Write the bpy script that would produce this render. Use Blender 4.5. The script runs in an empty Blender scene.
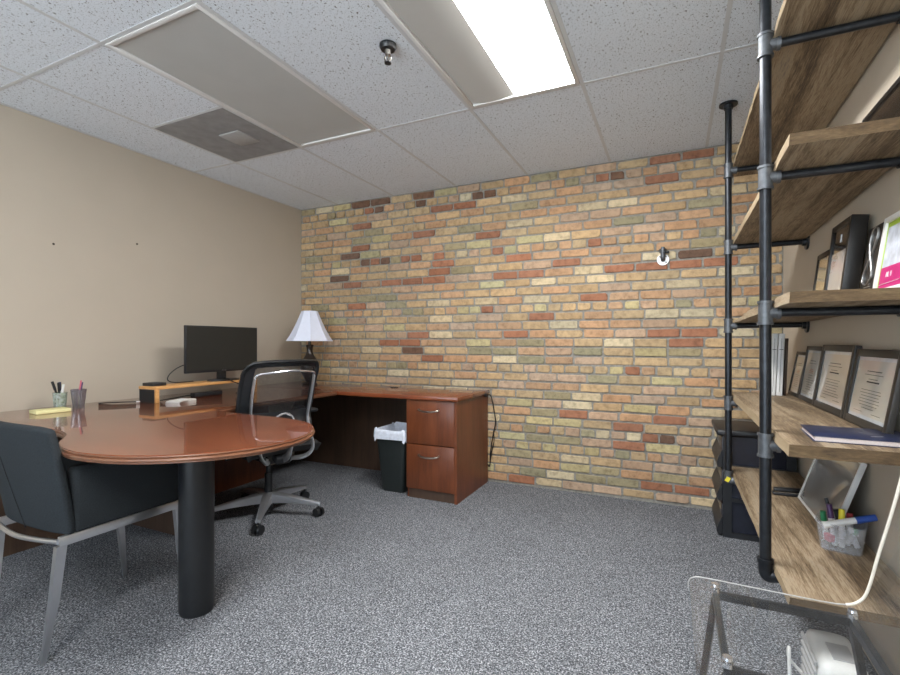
import bpy, bmesh, math, random
from mathutils import Vector, Matrix
random.seed(7)
SC = bpy.context.scene
COL = SC.collection
PI = math.pi
# ------------------------------------------------------------------ room dimensions (metres, camera stands over the origin)
XL, XR, YF, YN, ZC = -3.31, .617, 3.595, -2.6, 2.41
U = .6096
GX, GY = -2.2467, 1.2183           # ceiling grid origin
CAMH = 1.1133

# ================================================================== materials
def new_mat(name):
    m = bpy.data.materials.new(name); m.use_nodes = True
    nt = m.node_tree; nt.nodes.clear()
    out = nt.nodes.new('ShaderNodeOutputMaterial')
    return m, nt, out
def lin(c):
    return tuple(((v/255)/12.92 if v/255 <= .04045 else (((v/255)+.055)/1.055)**2.4) for v in c)
def N(nt, t, **kw):
    n = nt.nodes.new(t)
    for k, v in kw.items():
        if k in n.inputs: n.inputs[k].default_value = v
        else: setattr(n, k, v)
    return n
def ramp(nt, stops):
    r = nt.nodes.new('ShaderNodeValToRGB')
    e = r.color_ramp.elements
    while len(e) < len(stops): e.new(.5)
    for el, (p, c) in zip(e, stops):
        el.position = p; el.color = (c[0], c[1], c[2], 1)
    return r
def simple(name, rgb, rough=.5, metal=0., var=.06, scale=30., bump=0., coat=0., spec=.5, coatr=.05):
    """principled with a gentle procedural colour variation"""
    m, nt, out = new_mat(name)
    b = N(nt, 'ShaderNodeBsdfPrincipled')
    b.inputs['Roughness'].default_value = rough
    b.inputs['Metallic'].default_value = metal
    b.inputs['Coat Weight'].default_value = coat
    b.inputs['Coat Roughness'].default_value = coatr
    b.inputs['Specular IOR Level'].default_value = spec
    tc = N(nt, 'ShaderNodeTexCoord')
    nz = N(nt, 'ShaderNodeTexNoise'); nz.inputs['Scale'].default_value = scale; nz.inputs['Detail'].default_value = 4
    nt.links.new(tc.outputs['Object'], nz.inputs['Vector'])
    c = lin(rgb)
    r = ramp(nt, [(.3, tuple(v*(1-var) for v in c)), (.7, tuple(min(1, v*(1+var)) for v in c))])
    nt.links.new(nz.outputs['Fac'], r.inputs['Fac'])
    nt.links.new(r.outputs['Color'], b.inputs['Base Color'])
    if bump:
        bp = N(nt, 'ShaderNodeBump'); bp.inputs['Strength'].default_value = bump; bp.inputs['Distance'].default_value = .002
        nt.links.new(nz.outputs['Fac'], bp.inputs['Height']); nt.links.new(bp.outputs['Normal'], b.inputs['Normal'])
    nt.links.new(b.outputs['BSDF'], out.inputs['Surface'])
    return m
def wood(name, cols, stretch=(9, .9, 9), rough=.55, coat=0., coatr=.05, bump=.25, fine=1., knots=True, spec=.4, mixf=.42):
    m, nt, out = new_mat(name)
    L = nt.links.new
    b = N(nt, 'ShaderNodeBsdfPrincipled')
    b.inputs['Roughness'].default_value = rough
    b.inputs['Coat Weight'].default_value = coat; b.inputs['Coat Roughness'].default_value = coatr
    b.inputs['Specular IOR Level'].default_value = spec
    tc = N(nt, 'ShaderNodeTexCoord')
    mp = N(nt, 'ShaderNodeMapping'); mp.inputs['Scale'].default_value = stretch
    L(tc.outputs['Object'], mp.inputs['Vector'])
    n1 = N(nt, 'ShaderNodeTexNoise'); n1.inputs['Scale'].default_value = 1.; n1.inputs['Detail'].default_value = 6; n1.inputs['Distortion'].default_value = 1.1
    n2 = N(nt, 'ShaderNodeTexNoise'); n2.inputs['Scale'].default_value = 7.*fine; n2.inputs['Detail'].default_value = 8; n2.inputs['Roughness'].default_value = .7
    L(mp.outputs['Vector'], n1.inputs['Vector']); L(mp.outputs['Vector'], n2.inputs['Vector'])
    mx = N(nt, 'ShaderNodeMix', data_type='FLOAT'); mx.inputs[0].default_value = mixf
    L(n1.outputs['Fac'], mx.inputs[2]); L(n2.outputs['Fac'], mx.inputs[3])
    r = ramp(nt, [(p, lin(c)) for p, c in cols])
    L(mx.outputs[0], r.inputs['Fac'])
    src = r.outputs['Color']
    if knots:
        vz = N(nt, 'ShaderNodeTexNoise'); vz.inputs['Scale'].default_value = 2.6; vz.inputs['Detail'].default_value = 3; vz.inputs['Distortion'].default_value = .6
        mp2 = N(nt, 'ShaderNodeMapping'); mp2.inputs['Scale'].default_value = (1.6, .75, 1.6); mp2.inputs['Location'].default_value = (3.1, 1.7, .4)
        L(tc.outputs['Object'], mp2.inputs['Vector']); L(mp2.outputs['Vector'], vz.inputs['Vector'])
        kr = ramp(nt, [(.60, (0, 0, 0)), (.72, (1, 1, 1))]); L(vz.outputs['Fac'], kr.inputs['Fac'])
        m2 = N(nt, 'ShaderNodeMix', data_type='RGBA', blend_type='MULTIPLY')
        ml = N(nt, 'ShaderNodeMath', operation='MULTIPLY'); ml.inputs[1].default_value = .55
        L(kr.outputs['Color'], ml.inputs[0]); L(ml.outputs[0], m2.inputs[0])
        L(src, m2.inputs[6]); m2.inputs[7].default_value = (.42, .36, .30, 1)
        src = m2.outputs[2]
    L(src, b.inputs['Base Color'])
    if bump:
        bp = N(nt, 'ShaderNodeBump'); bp.inputs['Strength'].default_value = bump; bp.inputs['Distance'].default_value = .002
        L(n2.outputs['Fac'], bp.inputs['Height']); L(bp.outputs['Normal'], b.inputs['Normal'])
    L(b.outputs['BSDF'], out.inputs['Surface'])
    return m
def clear(name, tint=(.93, .95, .96), gloss=.12, rough=.02, haze=0.):
    """thin clear plastic or pane: mostly transparent with a fresnel reflection"""
    m, nt, out = new_mat(name); L = nt.links.new
    tr = N(nt, 'ShaderNodeBsdfTransparent'); tr.inputs['Color'].default_value = (*tint, 1)
    gl = N(nt, 'ShaderNodeBsdfGlossy'); gl.inputs['Roughness'].default_value = rough; gl.inputs['Color'].default_value = (.9, .92, .95, 1)
    lw = N(nt, 'ShaderNodeLayerWeight'); lw.inputs['Blend'].default_value = .3
    nz = N(nt, 'ShaderNodeTexNoise'); nz.inputs['Scale'].default_value = 9
    ma = N(nt, 'ShaderNodeMath', operation='MULTIPLY_ADD'); ma.inputs[1].default_value = .7; ma.inputs[2].default_value = gloss*.3
    L(lw.outputs['Fresnel'], ma.inputs[0])
    ge = N(nt, 'ShaderNodeNewGeometry'); inv = N(nt, 'ShaderNodeMath', operation='SUBTRACT'); inv.inputs[0].default_value = 1
    L(ge.outputs['Backfacing'], inv.inputs[1]); mm = N(nt, 'ShaderNodeMath', operation='MULTIPLY'); mm.use_clamp = True
    L(ma.outputs[0], mm.inputs[0]); L(inv.outputs[0], mm.inputs[1])
    mx = N(nt, 'ShaderNodeMixShader'); L(mm.outputs[0], mx.inputs[0]); L(tr.outputs[0], mx.inputs[1]); L(gl.outputs[0], mx.inputs[2])
    last = mx
    if haze:
        df = N(nt, 'ShaderNodeBsdfDiffuse'); df.inputs['Color'].default_value = (.75, .77, .8, 1)
        m2 = N(nt, 'ShaderNodeMixShader')
        mr = N(nt, 'ShaderNodeMath', operation='MULTIPLY'); mr.inputs[1].default_value = haze*2; L(nz.outputs['Fac'], mr.inputs[0])
        L(mr.outputs[0], m2.inputs[0]); L(mx.outputs[0], m2.inputs[1]); L(df.outputs[0], m2.inputs[2]); last = m2
    L(last.outputs[0], out.inputs['Surface'])
    return m
def emit(name, rgb, strength):
    m, nt, out = new_mat(name)
    e = N(nt, 'ShaderNodeEmission'); e.inputs['Color'].default_value = (*rgb, 1); e.inputs['Strength'].default_value = strength
    nt.links.new(e.outputs[0], out.inputs['Surface'])
    return m

def carpet_mat():
    m, nt, out = new_mat('carpet'); L = nt.links.new
    b = N(nt, 'ShaderNodeBsdfPrincipled'); b.inputs['Roughness'].default_value = .95; b.inputs['Specular IOR Level'].default_value = .1
    tc = N(nt, 'ShaderNodeTexCoord')
    n = N(nt, 'ShaderNodeTexNoise'); n.inputs['Scale'].default_value = 158; n.inputs['Detail'].default_value = 3; n.inputs['Roughness'].default_value = .8
    n2 = N(nt, 'ShaderNodeTexNoise'); n2.inputs['Scale'].default_value = 3; n2.inputs['Detail'].default_value = 3
    L(tc.outputs['Object'], n.inputs['Vector']); L(tc.outputs['Object'], n2.inputs['Vector'])
    r = ramp(nt, [(.35, lin((34, 35, 38))), (.46, lin((82, 85, 90))), (.55, lin((117, 120, 126))), (.66, lin((192, 195, 200)))])
    L(n.outputs['Fac'], r.inputs['Fac'])
    r2 = ramp(nt, [(.3, (.92, .92, .92)), (.7, (1.05, 1.05, 1.05))]); L(n2.outputs['Fac'], r2.inputs['Fac'])
    mx = N(nt, 'ShaderNodeMix', data_type='RGBA', blend_type='MULTIPLY'); mx.inputs[0].default_value = 1
    L(r.outputs['Color'], mx.inputs[6]); L(r2.outputs['Color'], mx.inputs[7]); L(mx.outputs[2], b.inputs['Base Color'])
    bp = N(nt, 'ShaderNodeBump'); bp.inputs['Strength'].default_value = .35; bp.inputs['Distance'].default_value = .002
    L(n.outputs['Fac'], bp.inputs['Height']); L(bp.outputs['Normal'], b.inputs['Normal'])
    L(b.outputs[0], out.inputs['Surface']); return m
def tile_mat():
    m, nt, out = new_mat('acoustic_tile'); L = nt.links.new
    b = N(nt, 'ShaderNodeBsdfPrincipled'); b.inputs['Roughness'].default_value = .9; b.inputs['Specular IOR Level'].default_value = .1
    tc = N(nt, 'ShaderNodeTexCoord')
    def spots(scale, lo, hi, stretch=(1, 1, 1)):
        mp = N(nt, 'ShaderNodeMapping'); mp.inputs['Scale'].default_value = stretch; mp.inputs['Rotation'].default_value = (0, 0, .5)
        L(tc.outputs['Object'], mp.inputs['Vector'])
        n = N(nt, 'ShaderNodeTexNoise'); n.inputs['Scale'].default_value = scale; n.inputs['Detail'].default_value = 2.5; n.inputs['Roughness'].default_value = .6
        L(mp.outputs['Vector'], n.inputs['Vector'])
        r = ramp(nt, [(lo, (1, 1, 1)), (hi, (0, 0, 0))]); L(n.outputs['Fac'], r.inputs['Fac']); return r
    a = spots(105, .345, .372, (1, .65, 1)); c = spots(210, .355, .375)
    mx = N(nt, 'ShaderNodeMath', operation='MAXIMUM'); L(a.outputs['Color'], mx.inputs[0]); L(c.outputs['Color'], mx.inputs[1])
    mc = N(nt, 'ShaderNodeMix', data_type='RGBA'); mc.inputs[6].default_value = (*lin((221, 228, 236)), 1); mc.inputs[7].default_value = (*lin((84, 84, 84)), 1)
    L(mx.outputs[0], mc.inputs[0]); L(mc.outputs[2], b.inputs['Base Color'])
    L(b.outputs[0], out.inputs['Surface']); return m
def brick_mat():
    m, nt, out = new_mat('old_brick'); L = nt.links.new
    b = N(nt, 'ShaderNodeBsdfPrincipled'); b.inputs['Roughness'].default_value = .88; b.inputs['Specular IOR Level'].default_value = .2
    at = N(nt, 'ShaderNodeAttribute'); at.attribute_name = 'tone'
    tc = N(nt, 'ShaderNodeTexCoord')
    n = N(nt, 'ShaderNodeTexNoise'); n.inputs['Scale'].default_value = 26; n.inputs['Detail'].default_value = 7; n.inputs['Roughness'].default_value = .7
    L(tc.outputs['Object'], n.inputs['Vector'])
    r = ramp(nt, [(.25, (.50, .47, .45)), (.5, (1, 1, 1)), (.75, (1.28, 1.26, 1.22))]); L(n.outputs['Fac'], r.inputs['Fac'])
    mx = N(nt, 'ShaderNodeMix', data_type='RGBA', blend_type='MULTIPLY'); mx.inputs[0].default_value = 1
    L(at.outputs['Color'], mx.inputs[6]); L(r.outputs['Color'], mx.inputs[7]); L(mx.outputs[2], b.inputs['Base Color'])
    bp = N(nt, 'ShaderNodeBump'); bp.inputs['Strength'].default_value = .5; bp.inputs['Distance'].default_value = .004
    L(n.outputs['Fac'], bp.inputs['Height']); L(bp.outputs['Normal'], b.inputs['Normal'])
    L(b.outputs[0], out.inputs['Surface']); return m
def mesh_fabric():
    m, nt, out = new_mat('black_mesh_fabric'); L = nt.links.new
    tc = N(nt, 'ShaderNodeTexCoord'); w = N(nt, 'ShaderNodeTexNoise'); w.inputs['Scale'].default_value = 60
    L(tc.outputs['Object'], w.inputs['Vector'])
    df = N(nt, 'ShaderNodeBsdfPrincipled'); df.inputs['Base Color'].default_value = (.012, .013, .016, 1); df.inputs['Roughness'].default_value = .7
    tr = N(nt, 'ShaderNodeBsdfTransparent')
    r = ramp(nt, [(.3, (.50, .50, .50)), (.7, (.58, .58, .58))]); L(w.outputs['Fac'], r.inputs['Fac'])
    mx = N(nt, 'ShaderNodeMixShader'); L(r.outputs['Color'], mx.inputs[0]); L(tr.outputs[0], mx.inputs[1]); L(df.outputs[0], mx.inputs[2])
    L(mx.outputs[0], out.inputs['Surface']); return m

M = {}
M['carpet'] = carpet_mat(); M['tile'] = tile_mat(); M['brick'] = brick_mat()
M['mortar'] = simple('mortar', (136, 133, 126), .95, var=.22, scale=60, bump=.6)
M['wall'] = simple('tan_paint', (184, 174, 159), .75, var=.015, scale=4, spec=.25)
M['wall_dim'] = M['wall']
M['white_trim'] = simple('white_enamel', (214, 214, 214), .45, var=.02)
M['grid'] = simple('grid_white', (198, 201, 204), .5, var=.02)
M['lens_off'] = simple('lens_off', (180, 182, 181), .35, var=.03, scale=5, spec=.4)
M['lens_side'] = simple('lens_dim', (158, 157, 153), .45, var=.01)
_b = [n for n in M['lens_side'].node_tree.nodes if n.type == 'BSDF_PRINCIPLED'][0]
_b.inputs['Emission Color'].default_value = (1., .99, .965, 1); _b.inputs['Emission Strength'].default_value = .10
M['lens_on'] = emit('lens_on', (1., .985, .96), 66.)
M['vent'] = simple('vent_grey', (140, 140, 141), .7, metal=0., var=.12, scale=14)
M['vent_frame'] = simple('vent_frame', (162, 162, 162), .5, var=.05)
M['plank'] = wood('rustic_plank', [(.34, (54, 44, 34)), (.44, (96, 80, 61)), (.51, (130, 113, 91)), (.58, (152, 137, 115)), (.68, (106, 98, 88))], stretch=(16, .9, 16), rough=.6, bump=.45, fine=2.4, mixf=.5)
M['plank_end'] = wood('plank_end_grain', [(.34, (60, 47, 34)), (.5, (92, 74, 52)), (.66, (116, 98, 72))], stretch=(9, 9, 34), rough=.8, knots=False, bump=.4)
M['plank_edge'] = wood('sawn_plank_edge', [(.32, (116, 100, 78)), (.5, (148, 131, 105)), (.7, (166, 149, 124))], stretch=(11, 1.1, 11), rough=.7, knots=False)
M['cherry'] = wood('cherry_veneer', [(.30, (80, 40, 24)), (.46, (108, 56, 33)), (.6, (126, 67, 40)), (.75, (138, 78, 48))], stretch=(2.2, 12, 12), rough=.25, coat=.7, coatr=.025, spec=.25, bump=0, knots=False, mixf=.5)
M['cherry_v'] = wood('cherry_veneer_upright', [(.30, (78, 40, 23)), (.46, (98, 52, 29)), (.6, (112, 61, 35)), (.75, (122, 70, 41))], stretch=(13, 13, 1.3), rough=.4, coat=.25, coatr=.25, bump=0, knots=False)
M['walnut'] = wood('dark_panel', [(.3, (58, 44, 35)), (.5, (72, 55, 44)), (.7, (84, 66, 53))], stretch=(12, 12, 1.2), rough=.5, bump=0, knots=False)
M['edge'] = wood('cherry_edge', [(.3, (82, 50, 34)), (.5, (104, 66, 46)), (.7, (128, 88, 64))], stretch=(2, 2, 30), rough=.3, coat=.4, bump=0, knots=False)
M['oak'] = wood('light_oak', [(.3, (178, 128, 74)), (.5, (205, 154, 96)), (.7, (222, 176, 118))], stretch=(16, 1.5, 16), rough=.45, bump=.1, knots=False)
M['black_satin'] = simple('black_satin', (26, 28, 31), .38, var=.1)
M['black_matte'] = simple('black_matte', (22, 23, 25), .7, var=.1)
M['black_plastic'] = simple('black_plastic', (27, 29, 33), .45, var=.08)
M['navy_plastic'] = simple('smoky_plastic', (34, 37, 48), .25, var=.1)
M['screen'] = simple('screen_off', (40, 41, 39), .42, var=.02, spec=.35)
M['iron'] = simple('black_iron_pipe', (46, 49, 54), .33, metal=.65, var=.25, scale=40, bump=.15)
M['fitting'] = simple('grey_fitting', (92, 96, 101), .45, metal=.6, var=.2, scale=60, bump=.3)
M['chrome'] = simple('chrome', (214, 216, 220), .2, metal=.9, var=.02)
M['satin'] = simple('satin_chrome', (200, 202, 206), .3, metal=.95, var=.02)
M['alu'] = simple('polished_aluminium', (200, 203, 208), .28, metal=.85, var=.03)
M['steel'] = simple('brushed_steel', (170, 166, 160), .3, metal=1., var=.05)
M['slate_fabric'] = simple('slate_fabric', (42, 47, 51), .9, var=.22, scale=240, bump=.5, spec=.2)
M['seam'] = simple('seam_dark', (18, 20, 24), .9)
M['mesh'] = mesh_fabric()
M['shade'] = simple('white_lampshade', (222, 227, 243), .8, var=.02)
M['vase'] = simple('dark_bronze', (38, 30, 25), .3, var=.2, scale=8)
M['bin'] = simple('bin_black_green', (30, 36, 36), .5, var=.06)
M['liner'] = simple('white_liner', (205, 212, 226), .45, var=.10, scale=40, bump=.8)
M['paper'] = simple('paper', (226, 226, 222), .8, var=.02)
M['ink'] = simple('ink', (70, 70, 70), .8)
M['inkred'] = simple('ink_rust', (150, 92, 66), .8)
M['cert'] = simple('certificate_paper', (206, 204, 197), .25, var=.03, scale=10, coat=1., coatr=.01)
M['certw'] = simple('mat_board', (205, 212, 220), .25, coat=1., coatr=.01)
M['picframe'] = simple('charcoal_frame', (48, 46, 43), .5, var=.08)
M['blackframe'] = simple('black_frame', (22, 20, 19), .4, var=.1)
M['darkpic'] = simple('dark_picture', (38, 35, 33), .2, var=.3, scale=6, coat=1., coatr=.01)
M['palepic'] = simple('pale_picture', (170, 165, 160), .2, var=.15, scale=9, coat=1., coatr=.01)
M['brick_refl'] = simple('brick_reflection', (176, 158, 122), .2, var=.2, scale=12, coat=1., coatr=.01)  # brick mirrored in the glass, put into the picture colour
M['silver'] = simple('silver', (176, 176, 176), .35, metal=.9)
M['white_plastic'] = simple('white_plastic', (215, 215, 213), .4, var=.02)
M['grey_plastic'] = simple('grey_plastic', (165, 165, 165), .4, var=.03)
M['lime'] = simple('lime_green', (150, 180, 50), .5)
M['magenta'] = simple('magenta', (172, 20, 102), .5)
M['sketch'] = simple('grey_sketch', (190, 198, 212), .4, var=.28, scale=26, coat=.6, coatr=.02)
M['navy'] = simple('navy_cover', (32, 40, 70), .4, var=.1, coat=.3, coatr=.2)
M['pages'] = simple('page_edges', (214, 202, 200), .8, var=.06, scale=200)
M['glassy'] = simple('glazed_reflection', (142, 140, 134), .15, var=.05, scale=5, coat=1., coatr=.01)  # grey beige imitates the brick reflected in this glass
M['acrylic'] = clear('clear_acrylic', (.955, .963, .967), .08, .03, haze=.012)
M['basket'] = clear('clear_basket', (.86, .87, .9), .2, .1, haze=.16)
M['mauve'] = clear('mauve_glass', (.46, .36, .40), .3, .08, haze=.12)
M['green_glass'] = clear('green_glass', (.62, .74, .55), .3, .08, haze=.25)
M['pane'] = clear('window_pane', (.97, .98, .98), .05, .02)
M['yellow'] = simple('yellow', (220, 205, 50), .5)
M['noteY'] = simple('note_yellow', (222, 216, 160), .8, var=.03)
M['purple'] = simple('purple', (66, 36, 84), .45)
M['green'] = simple('green', (40, 130, 84), .5)
M['red'] = simple('red', (176, 52, 62), .5)
M['blue'] = simple('blue', (40, 74, 150), .45)
M['pink'] = simple('pink', (200, 100, 120), .6)
M['cream'] = simple('bright_edge', (205, 200, 188), .5)  # opaque colour for the bright highlight along the acrylic edge
M['cable'] = simple('black_cable', (16, 16, 17), .5)
M['hole'] = simple('nail_hole', (58, 52, 46), .9)

# ================================================================== mesh helpers
MATS = {}      # world matrix of every Empty we make
class MB:
    def __init__(s): s.bm = bmesh.new(); s.mi = 0
    def _start(s): s.nf = set(s.bm.faces)
    def _end(s):
        if s.mi:
            for f in s.bm.faces:
                if f not in s.nf: f.material_index = s.mi
    def mat(s, i): s.mi = i; return s
    def box(s, c, size, rot=None, bev=0., seg=2):
        s._start()
        mt = Matrix.Translation(c) @ (rot.to_4x4() if rot else Matrix.Identity(4)) @ Matrix.Diagonal((*size, 1))
        r = bmesh.ops.create_cube(s.bm, size=1., matrix=mt)
        if bev:
            es = set()
            for v in r['verts']: es.update(v.link_edges)
            bmesh.ops.bevel(s.bm, geom=list(es), offset=bev, segments=seg, profile=.5, affect='EDGES', clamp_overlap=True)
        s._end(); return s
    def bb(s, x0, x1, y0, y1, z0, z1, bev=0., seg=2):
        return s.box(((x0+x1)/2, (y0+y1)/2, (z0+z1)/2), (abs(x1-x0), abs(y1-y0), abs(z1-z0)), None, bev, seg)
    def bar(s, a, b, w, h, bev=0.):
        """rectangular bar from a to b"""
        a, b = Vector(a), Vector(b); d = b-a
        q = d.to_track_quat('Y', 'Z').to_matrix()
        return s.box((a+b)/2, (w, d.length, h), q, bev)
    def cyl(s, a, b, r0, r1=None, seg=20, cap=True):
        s._start()
        r1 = r0 if r1 is None else r1
        a, b = Vector(a), Vector(b); d = b-a
        q = d.to_track_quat('Z', 'Y').to_matrix().to_4x4()
        bmesh.ops.create_cone(s.bm, cap_ends=cap, cap_tris=False, segments=seg, radius1=r0, radius2=r1, depth=d.length,
                              matrix=Matrix.Translation((a+b)/2) @ q)
        s._end(); return s
    def sph(s, c, r, sc=(1, 1, 1), seg=16):
        s._start()
        bmesh.ops.create_uvsphere(s.bm, u_segments=seg, v_segments=max(6, seg//2), radius=r,
                                  matrix=Matrix.Translation(c) @ Matrix.Diagonal((*sc, 1)))
        s._end(); return s
    def lathe(s, c, prof, seg=32, sides=None):
        s._start(); c = Vector(c); rings = []
        n = sides or seg
        for r, z in prof:
            rings.append([s.bm.verts.new(c + Vector((r*math.cos(2*PI*k/n), r*math.sin(2*PI*k/n), z))) for k in range(n)])
        for a, b in zip(rings, rings[1:]):
            for k in range(n):
                s.bm.faces.new((a[k], a[(k+1) % n], b[(k+1) % n], b[k]))
        if prof[0][0] > 1e-4: s.bm.faces.new(rings[0][::-1])
        if prof[-1][0] > 1e-4: s.bm.faces.new(rings[-1])
        s._end(); return s
    def shell(s, c, prof, seg=32):
        """open lathe, no caps"""
        s._start(); c = Vector(c); rings = []
        for r, z in prof:
            rings.append([s.bm.verts.new(c + Vector((r*math.cos(2*PI*k/seg), r*math.sin(2*PI*k/seg), z))) for k in range(seg)])
        for a, b in zip(rings, rings[1:]):
            for k in range(seg): s.bm.faces.new((a[k], a[(k+1) % seg], b[(k+1) % seg], b[k]))
        s._end(); return s
    def tube(s, pts, r, seg=10, smooth=6, closed=False, flat=1.):
        """tube along a smoothed path; flat<1 squashes it in the second normal"""
        s._start()
        P = catmull([Vector(p) for p in pts], smooth, closed) if smooth > 1 else [Vector(p) for p in pts]
        n = len(P); rings = []; up = None
        for i, p in enumerate(P):
            if closed: t = (P[(i+1) % n]-P[i-1])
            else: t = P[min(i+1, n-1)]-P[max(i-1, 0)]
            t.normalize()
            if up is None:
                up = Vector((0, 0, 1)) if abs(t.z) < .9 else Vector((1, 0, 0))
            u = up - t*up.dot(t); u.normalize(); w = t.cross(u); up = u
            rr = r(i/(n-1)) if callable(r) else r
            rings.append([s.bm.verts.new(p + u*(rr*flat*math.cos(2*PI*k/seg)) + w*(rr*math.sin(2*PI*k/seg))) for k in range(seg)])
        m = n if closed else n-1
        for i in range(m):
            a, b = rings[i], rings[(i+1) % n]
            for k in range(seg): s.bm.faces.new((a[k], a[(k+1) % seg], b[(k+1) % seg], b[k]))
        if not closed:
            s.bm.faces.new(rings[0][::-1]); s.bm.faces.new(rings[-1])
        s._end(); return s
    def prism(s, outline, z0, z1, bev=0.):
        s._start()
        lo = [s.bm.verts.new((x, y, z0)) for x, y in outline]; hi = [s.bm.verts.new((x, y, z1)) for x, y in outline]
        n = len(outline)
        s.bm.faces.new(lo[::-1]); top = s.bm.faces.new(hi)
        for k in range(n): s.bm.faces.new((lo[k], lo[(k+1) % n], hi[(k+1) % n], hi[k]))
        s._end()
        if bev:
            bmesh.ops.bevel(s.bm, geom=[e for e in top.edges], offset=bev, segments=2, profile=.5, affect='EDGES')
        return s
    def quad(s, *p):
        s._start(); s.bm.faces.new([s.bm.verts.new(v) for v in p]); s._end(); return s
    def grid(s, f, nu, nv, thick=0.):
        """surface f(u,v); with thickness along normals when thick"""
        s._start()
        V = [[s.bm.verts.new(f(i/nu, j/nv)) for j in range(nv+1)] for i in range(nu+1)]
        fs = [s.bm.faces.new((V[i][j], V[i+1][j], V[i+1][j+1], V[i][j+1])) for i in range(nu) for j in range(nv)]
        if thick:
            s.bm.normal_update()
            bmesh.ops.solidify(s.bm, geom=fs, thickness=thick)
        s._end(); return s
    def xf(s, m):
        s.bm.transform(m); return s
    def build(s, name, mats, parent=None, angle=35, local=False, fix=True):
        if fix: bmesh.ops.recalc_face_normals(s.bm, faces=s.bm.faces)
        if parent is not None and not local:
            s.bm.transform(MATS[parent.name].inverted())
        origin = None
        if parent is None and not local:
            vs = [v.co for v in s.bm.verts]
            lo = [min(v[i] for v in vs) for i in range(3)]; hi = [max(v[i] for v in vs) for i in range(3)]
            origin = Vector(((lo[0]+hi[0])/2, (lo[1]+hi[1])/2, lo[2]))
            s.bm.transform(Matrix.Translation(-origin))
        me = bpy.data.meshes.new(name); s.bm.to_mesh(me); s.bm.free()
        if angle:
            me.shade_smooth(); me.set_sharp_from_angle(angle=math.radians(angle))
        for m in (mats if isinstance(mats, (list, tuple)) else [mats]): me.materials.append(m)
        o = bpy.data.objects.new(name, me); COL.objects.link(o)
        if parent is not None:
            o.parent = parent; MATS[o.name] = MATS[parent.name].copy()
        else:
            if origin: o.location = origin
            MATS[o.name] = Matrix.Translation(o.location)
        return o
def catmull(P, k, closed=False):
    out = []; n = len(P)
    rng = n if closed else n-1
    for i in range(rng):
        if closed: a, b, c, d = P[i-1], P[i], P[(i+1) % n], P[(i+2) % n]
        else: a, b, c, d = P[max(i-1, 0)], P[i], P[i+1], P[min(i+2, n-1)]
        for j in range(k):
            t = j/k
            out.append(.5*((2*b) + (c-a)*t + (2*a-5*b+4*c-d)*t*t + (3*b-a-3*c+d)*t**3))
    if not closed: out.append(P[-1].copy())
    return out
def tag(o, label, cat, group=None, kind=None):
    o['label'] = label; o['category'] = cat
    if group: o['group'] = group
    if kind: o['kind'] = kind
    return o
def thing(name, loc, label, cat, rz=0., group=None):
    o = bpy.data.objects.new(name, None); COL.objects.link(o)
    o.empty_display_size = .1
    o.location = loc; o.rotation_euler = (0, 0, rz)
    MATS[o.name] = Matrix.Translation(loc) @ Matrix.Rotation(rz, 4, 'Z')
    return tag(o, label, cat, group)
def struct(mb, name, mats, angle=0):
    o = mb.build(name, mats, None, angle); o['kind'] = 'structure'; return o
def Rz(a): return Matrix.Rotation(a, 3, 'Z')

# ================================================================== room shell
struct(MB().bb(XL-.1, XR+.1, YN-.1, YF+.15, -.1, 0), 'floor', M['carpet'])
struct(MB().bb(XL-.1, XL, YN-.1, YF+.15, 0, ZC+.2), 'wall_left', M['wall'])
struct(MB().bb(XR, XR+.1, YN-.1, YF+.15, 0, ZC+.2), 'wall_right', M['wall'])
WX0, WX1, WZ0, WZ1 = -2.95, .25, .30, 2.28
w = MB()
w.bb(XL, WX0, YN-.12, YN, 0, ZC+.2); w.bb(WX1, XR, YN-.12, YN, 0, ZC+.2)
w.bb(WX0, WX1, YN-.12, YN, 0, WZ0); w.bb(WX0, WX1, YN-.12, YN, WZ1, ZC+.2)
struct(w, 'wall_rear', M['wall'])
w = MB()
for x0, x1, z0, z1 in ((WX0, WX0+.05, WZ0, WZ1), (WX1-.05, WX1, WZ0, WZ1), (WX0+.05, WX1-.05, WZ0, WZ0+.05), (WX0+.05, WX1-.05, WZ1-.05, WZ1), ((WX0+WX1)/2-.025, (WX0+WX1)/2+.025, WZ0+.05, WZ1-.05)):
    w.bb(x0, x1, YN-.09, YN-.04, z0, z1)
w.mat(1).bb(WX0+.05, WX1-.05, YN-.068, YN-.062, WZ0+.05, WZ1-.05)
struct(w, 'window_1', [M['white_trim'], M['pane']])

# ---- brick wall: one mesh, every brick modelled with its own tone
BR = {'R': (149, 104, 81), 'D': (108, 83, 68), 'O': (174, 140, 109), 'V': (148, 138, 110), 'G': (174, 162, 124), 'P': (171, 146, 123),
      'W': (188, 172, 142), 'B': (176, 151, 117)}
def cam_onY(px, py, Y):
    f, yaw, cy = 475.635, .4411, 342.695; c, s = math.cos(yaw), math.sin(yaw)
    t = (px-450)/f; z = Y/(t*s+c); return z*(t*c-s), CAMH-(py-cy)*z/f
OV = []
def ov(ox, oy, sc, txt):
    for tok in txt.split():
        k, xy = tok[0], tok[1:].split(','); X, Z = cam_onY(ox+float(xy[0])/sc, oy+float(xy[1])/sc, YF); OV.append((X, Z, k))
ov(300, 140, 5.625, 'D345,380 R400,395 D455,388 D700,320 D690,355 R735,390 R850,385 R345,485 O650,445 O730,485 R660,535 R370,610 O110,590 O220,590 D300,655 P600,585 V380,520 D345,360 D500,345')
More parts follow.
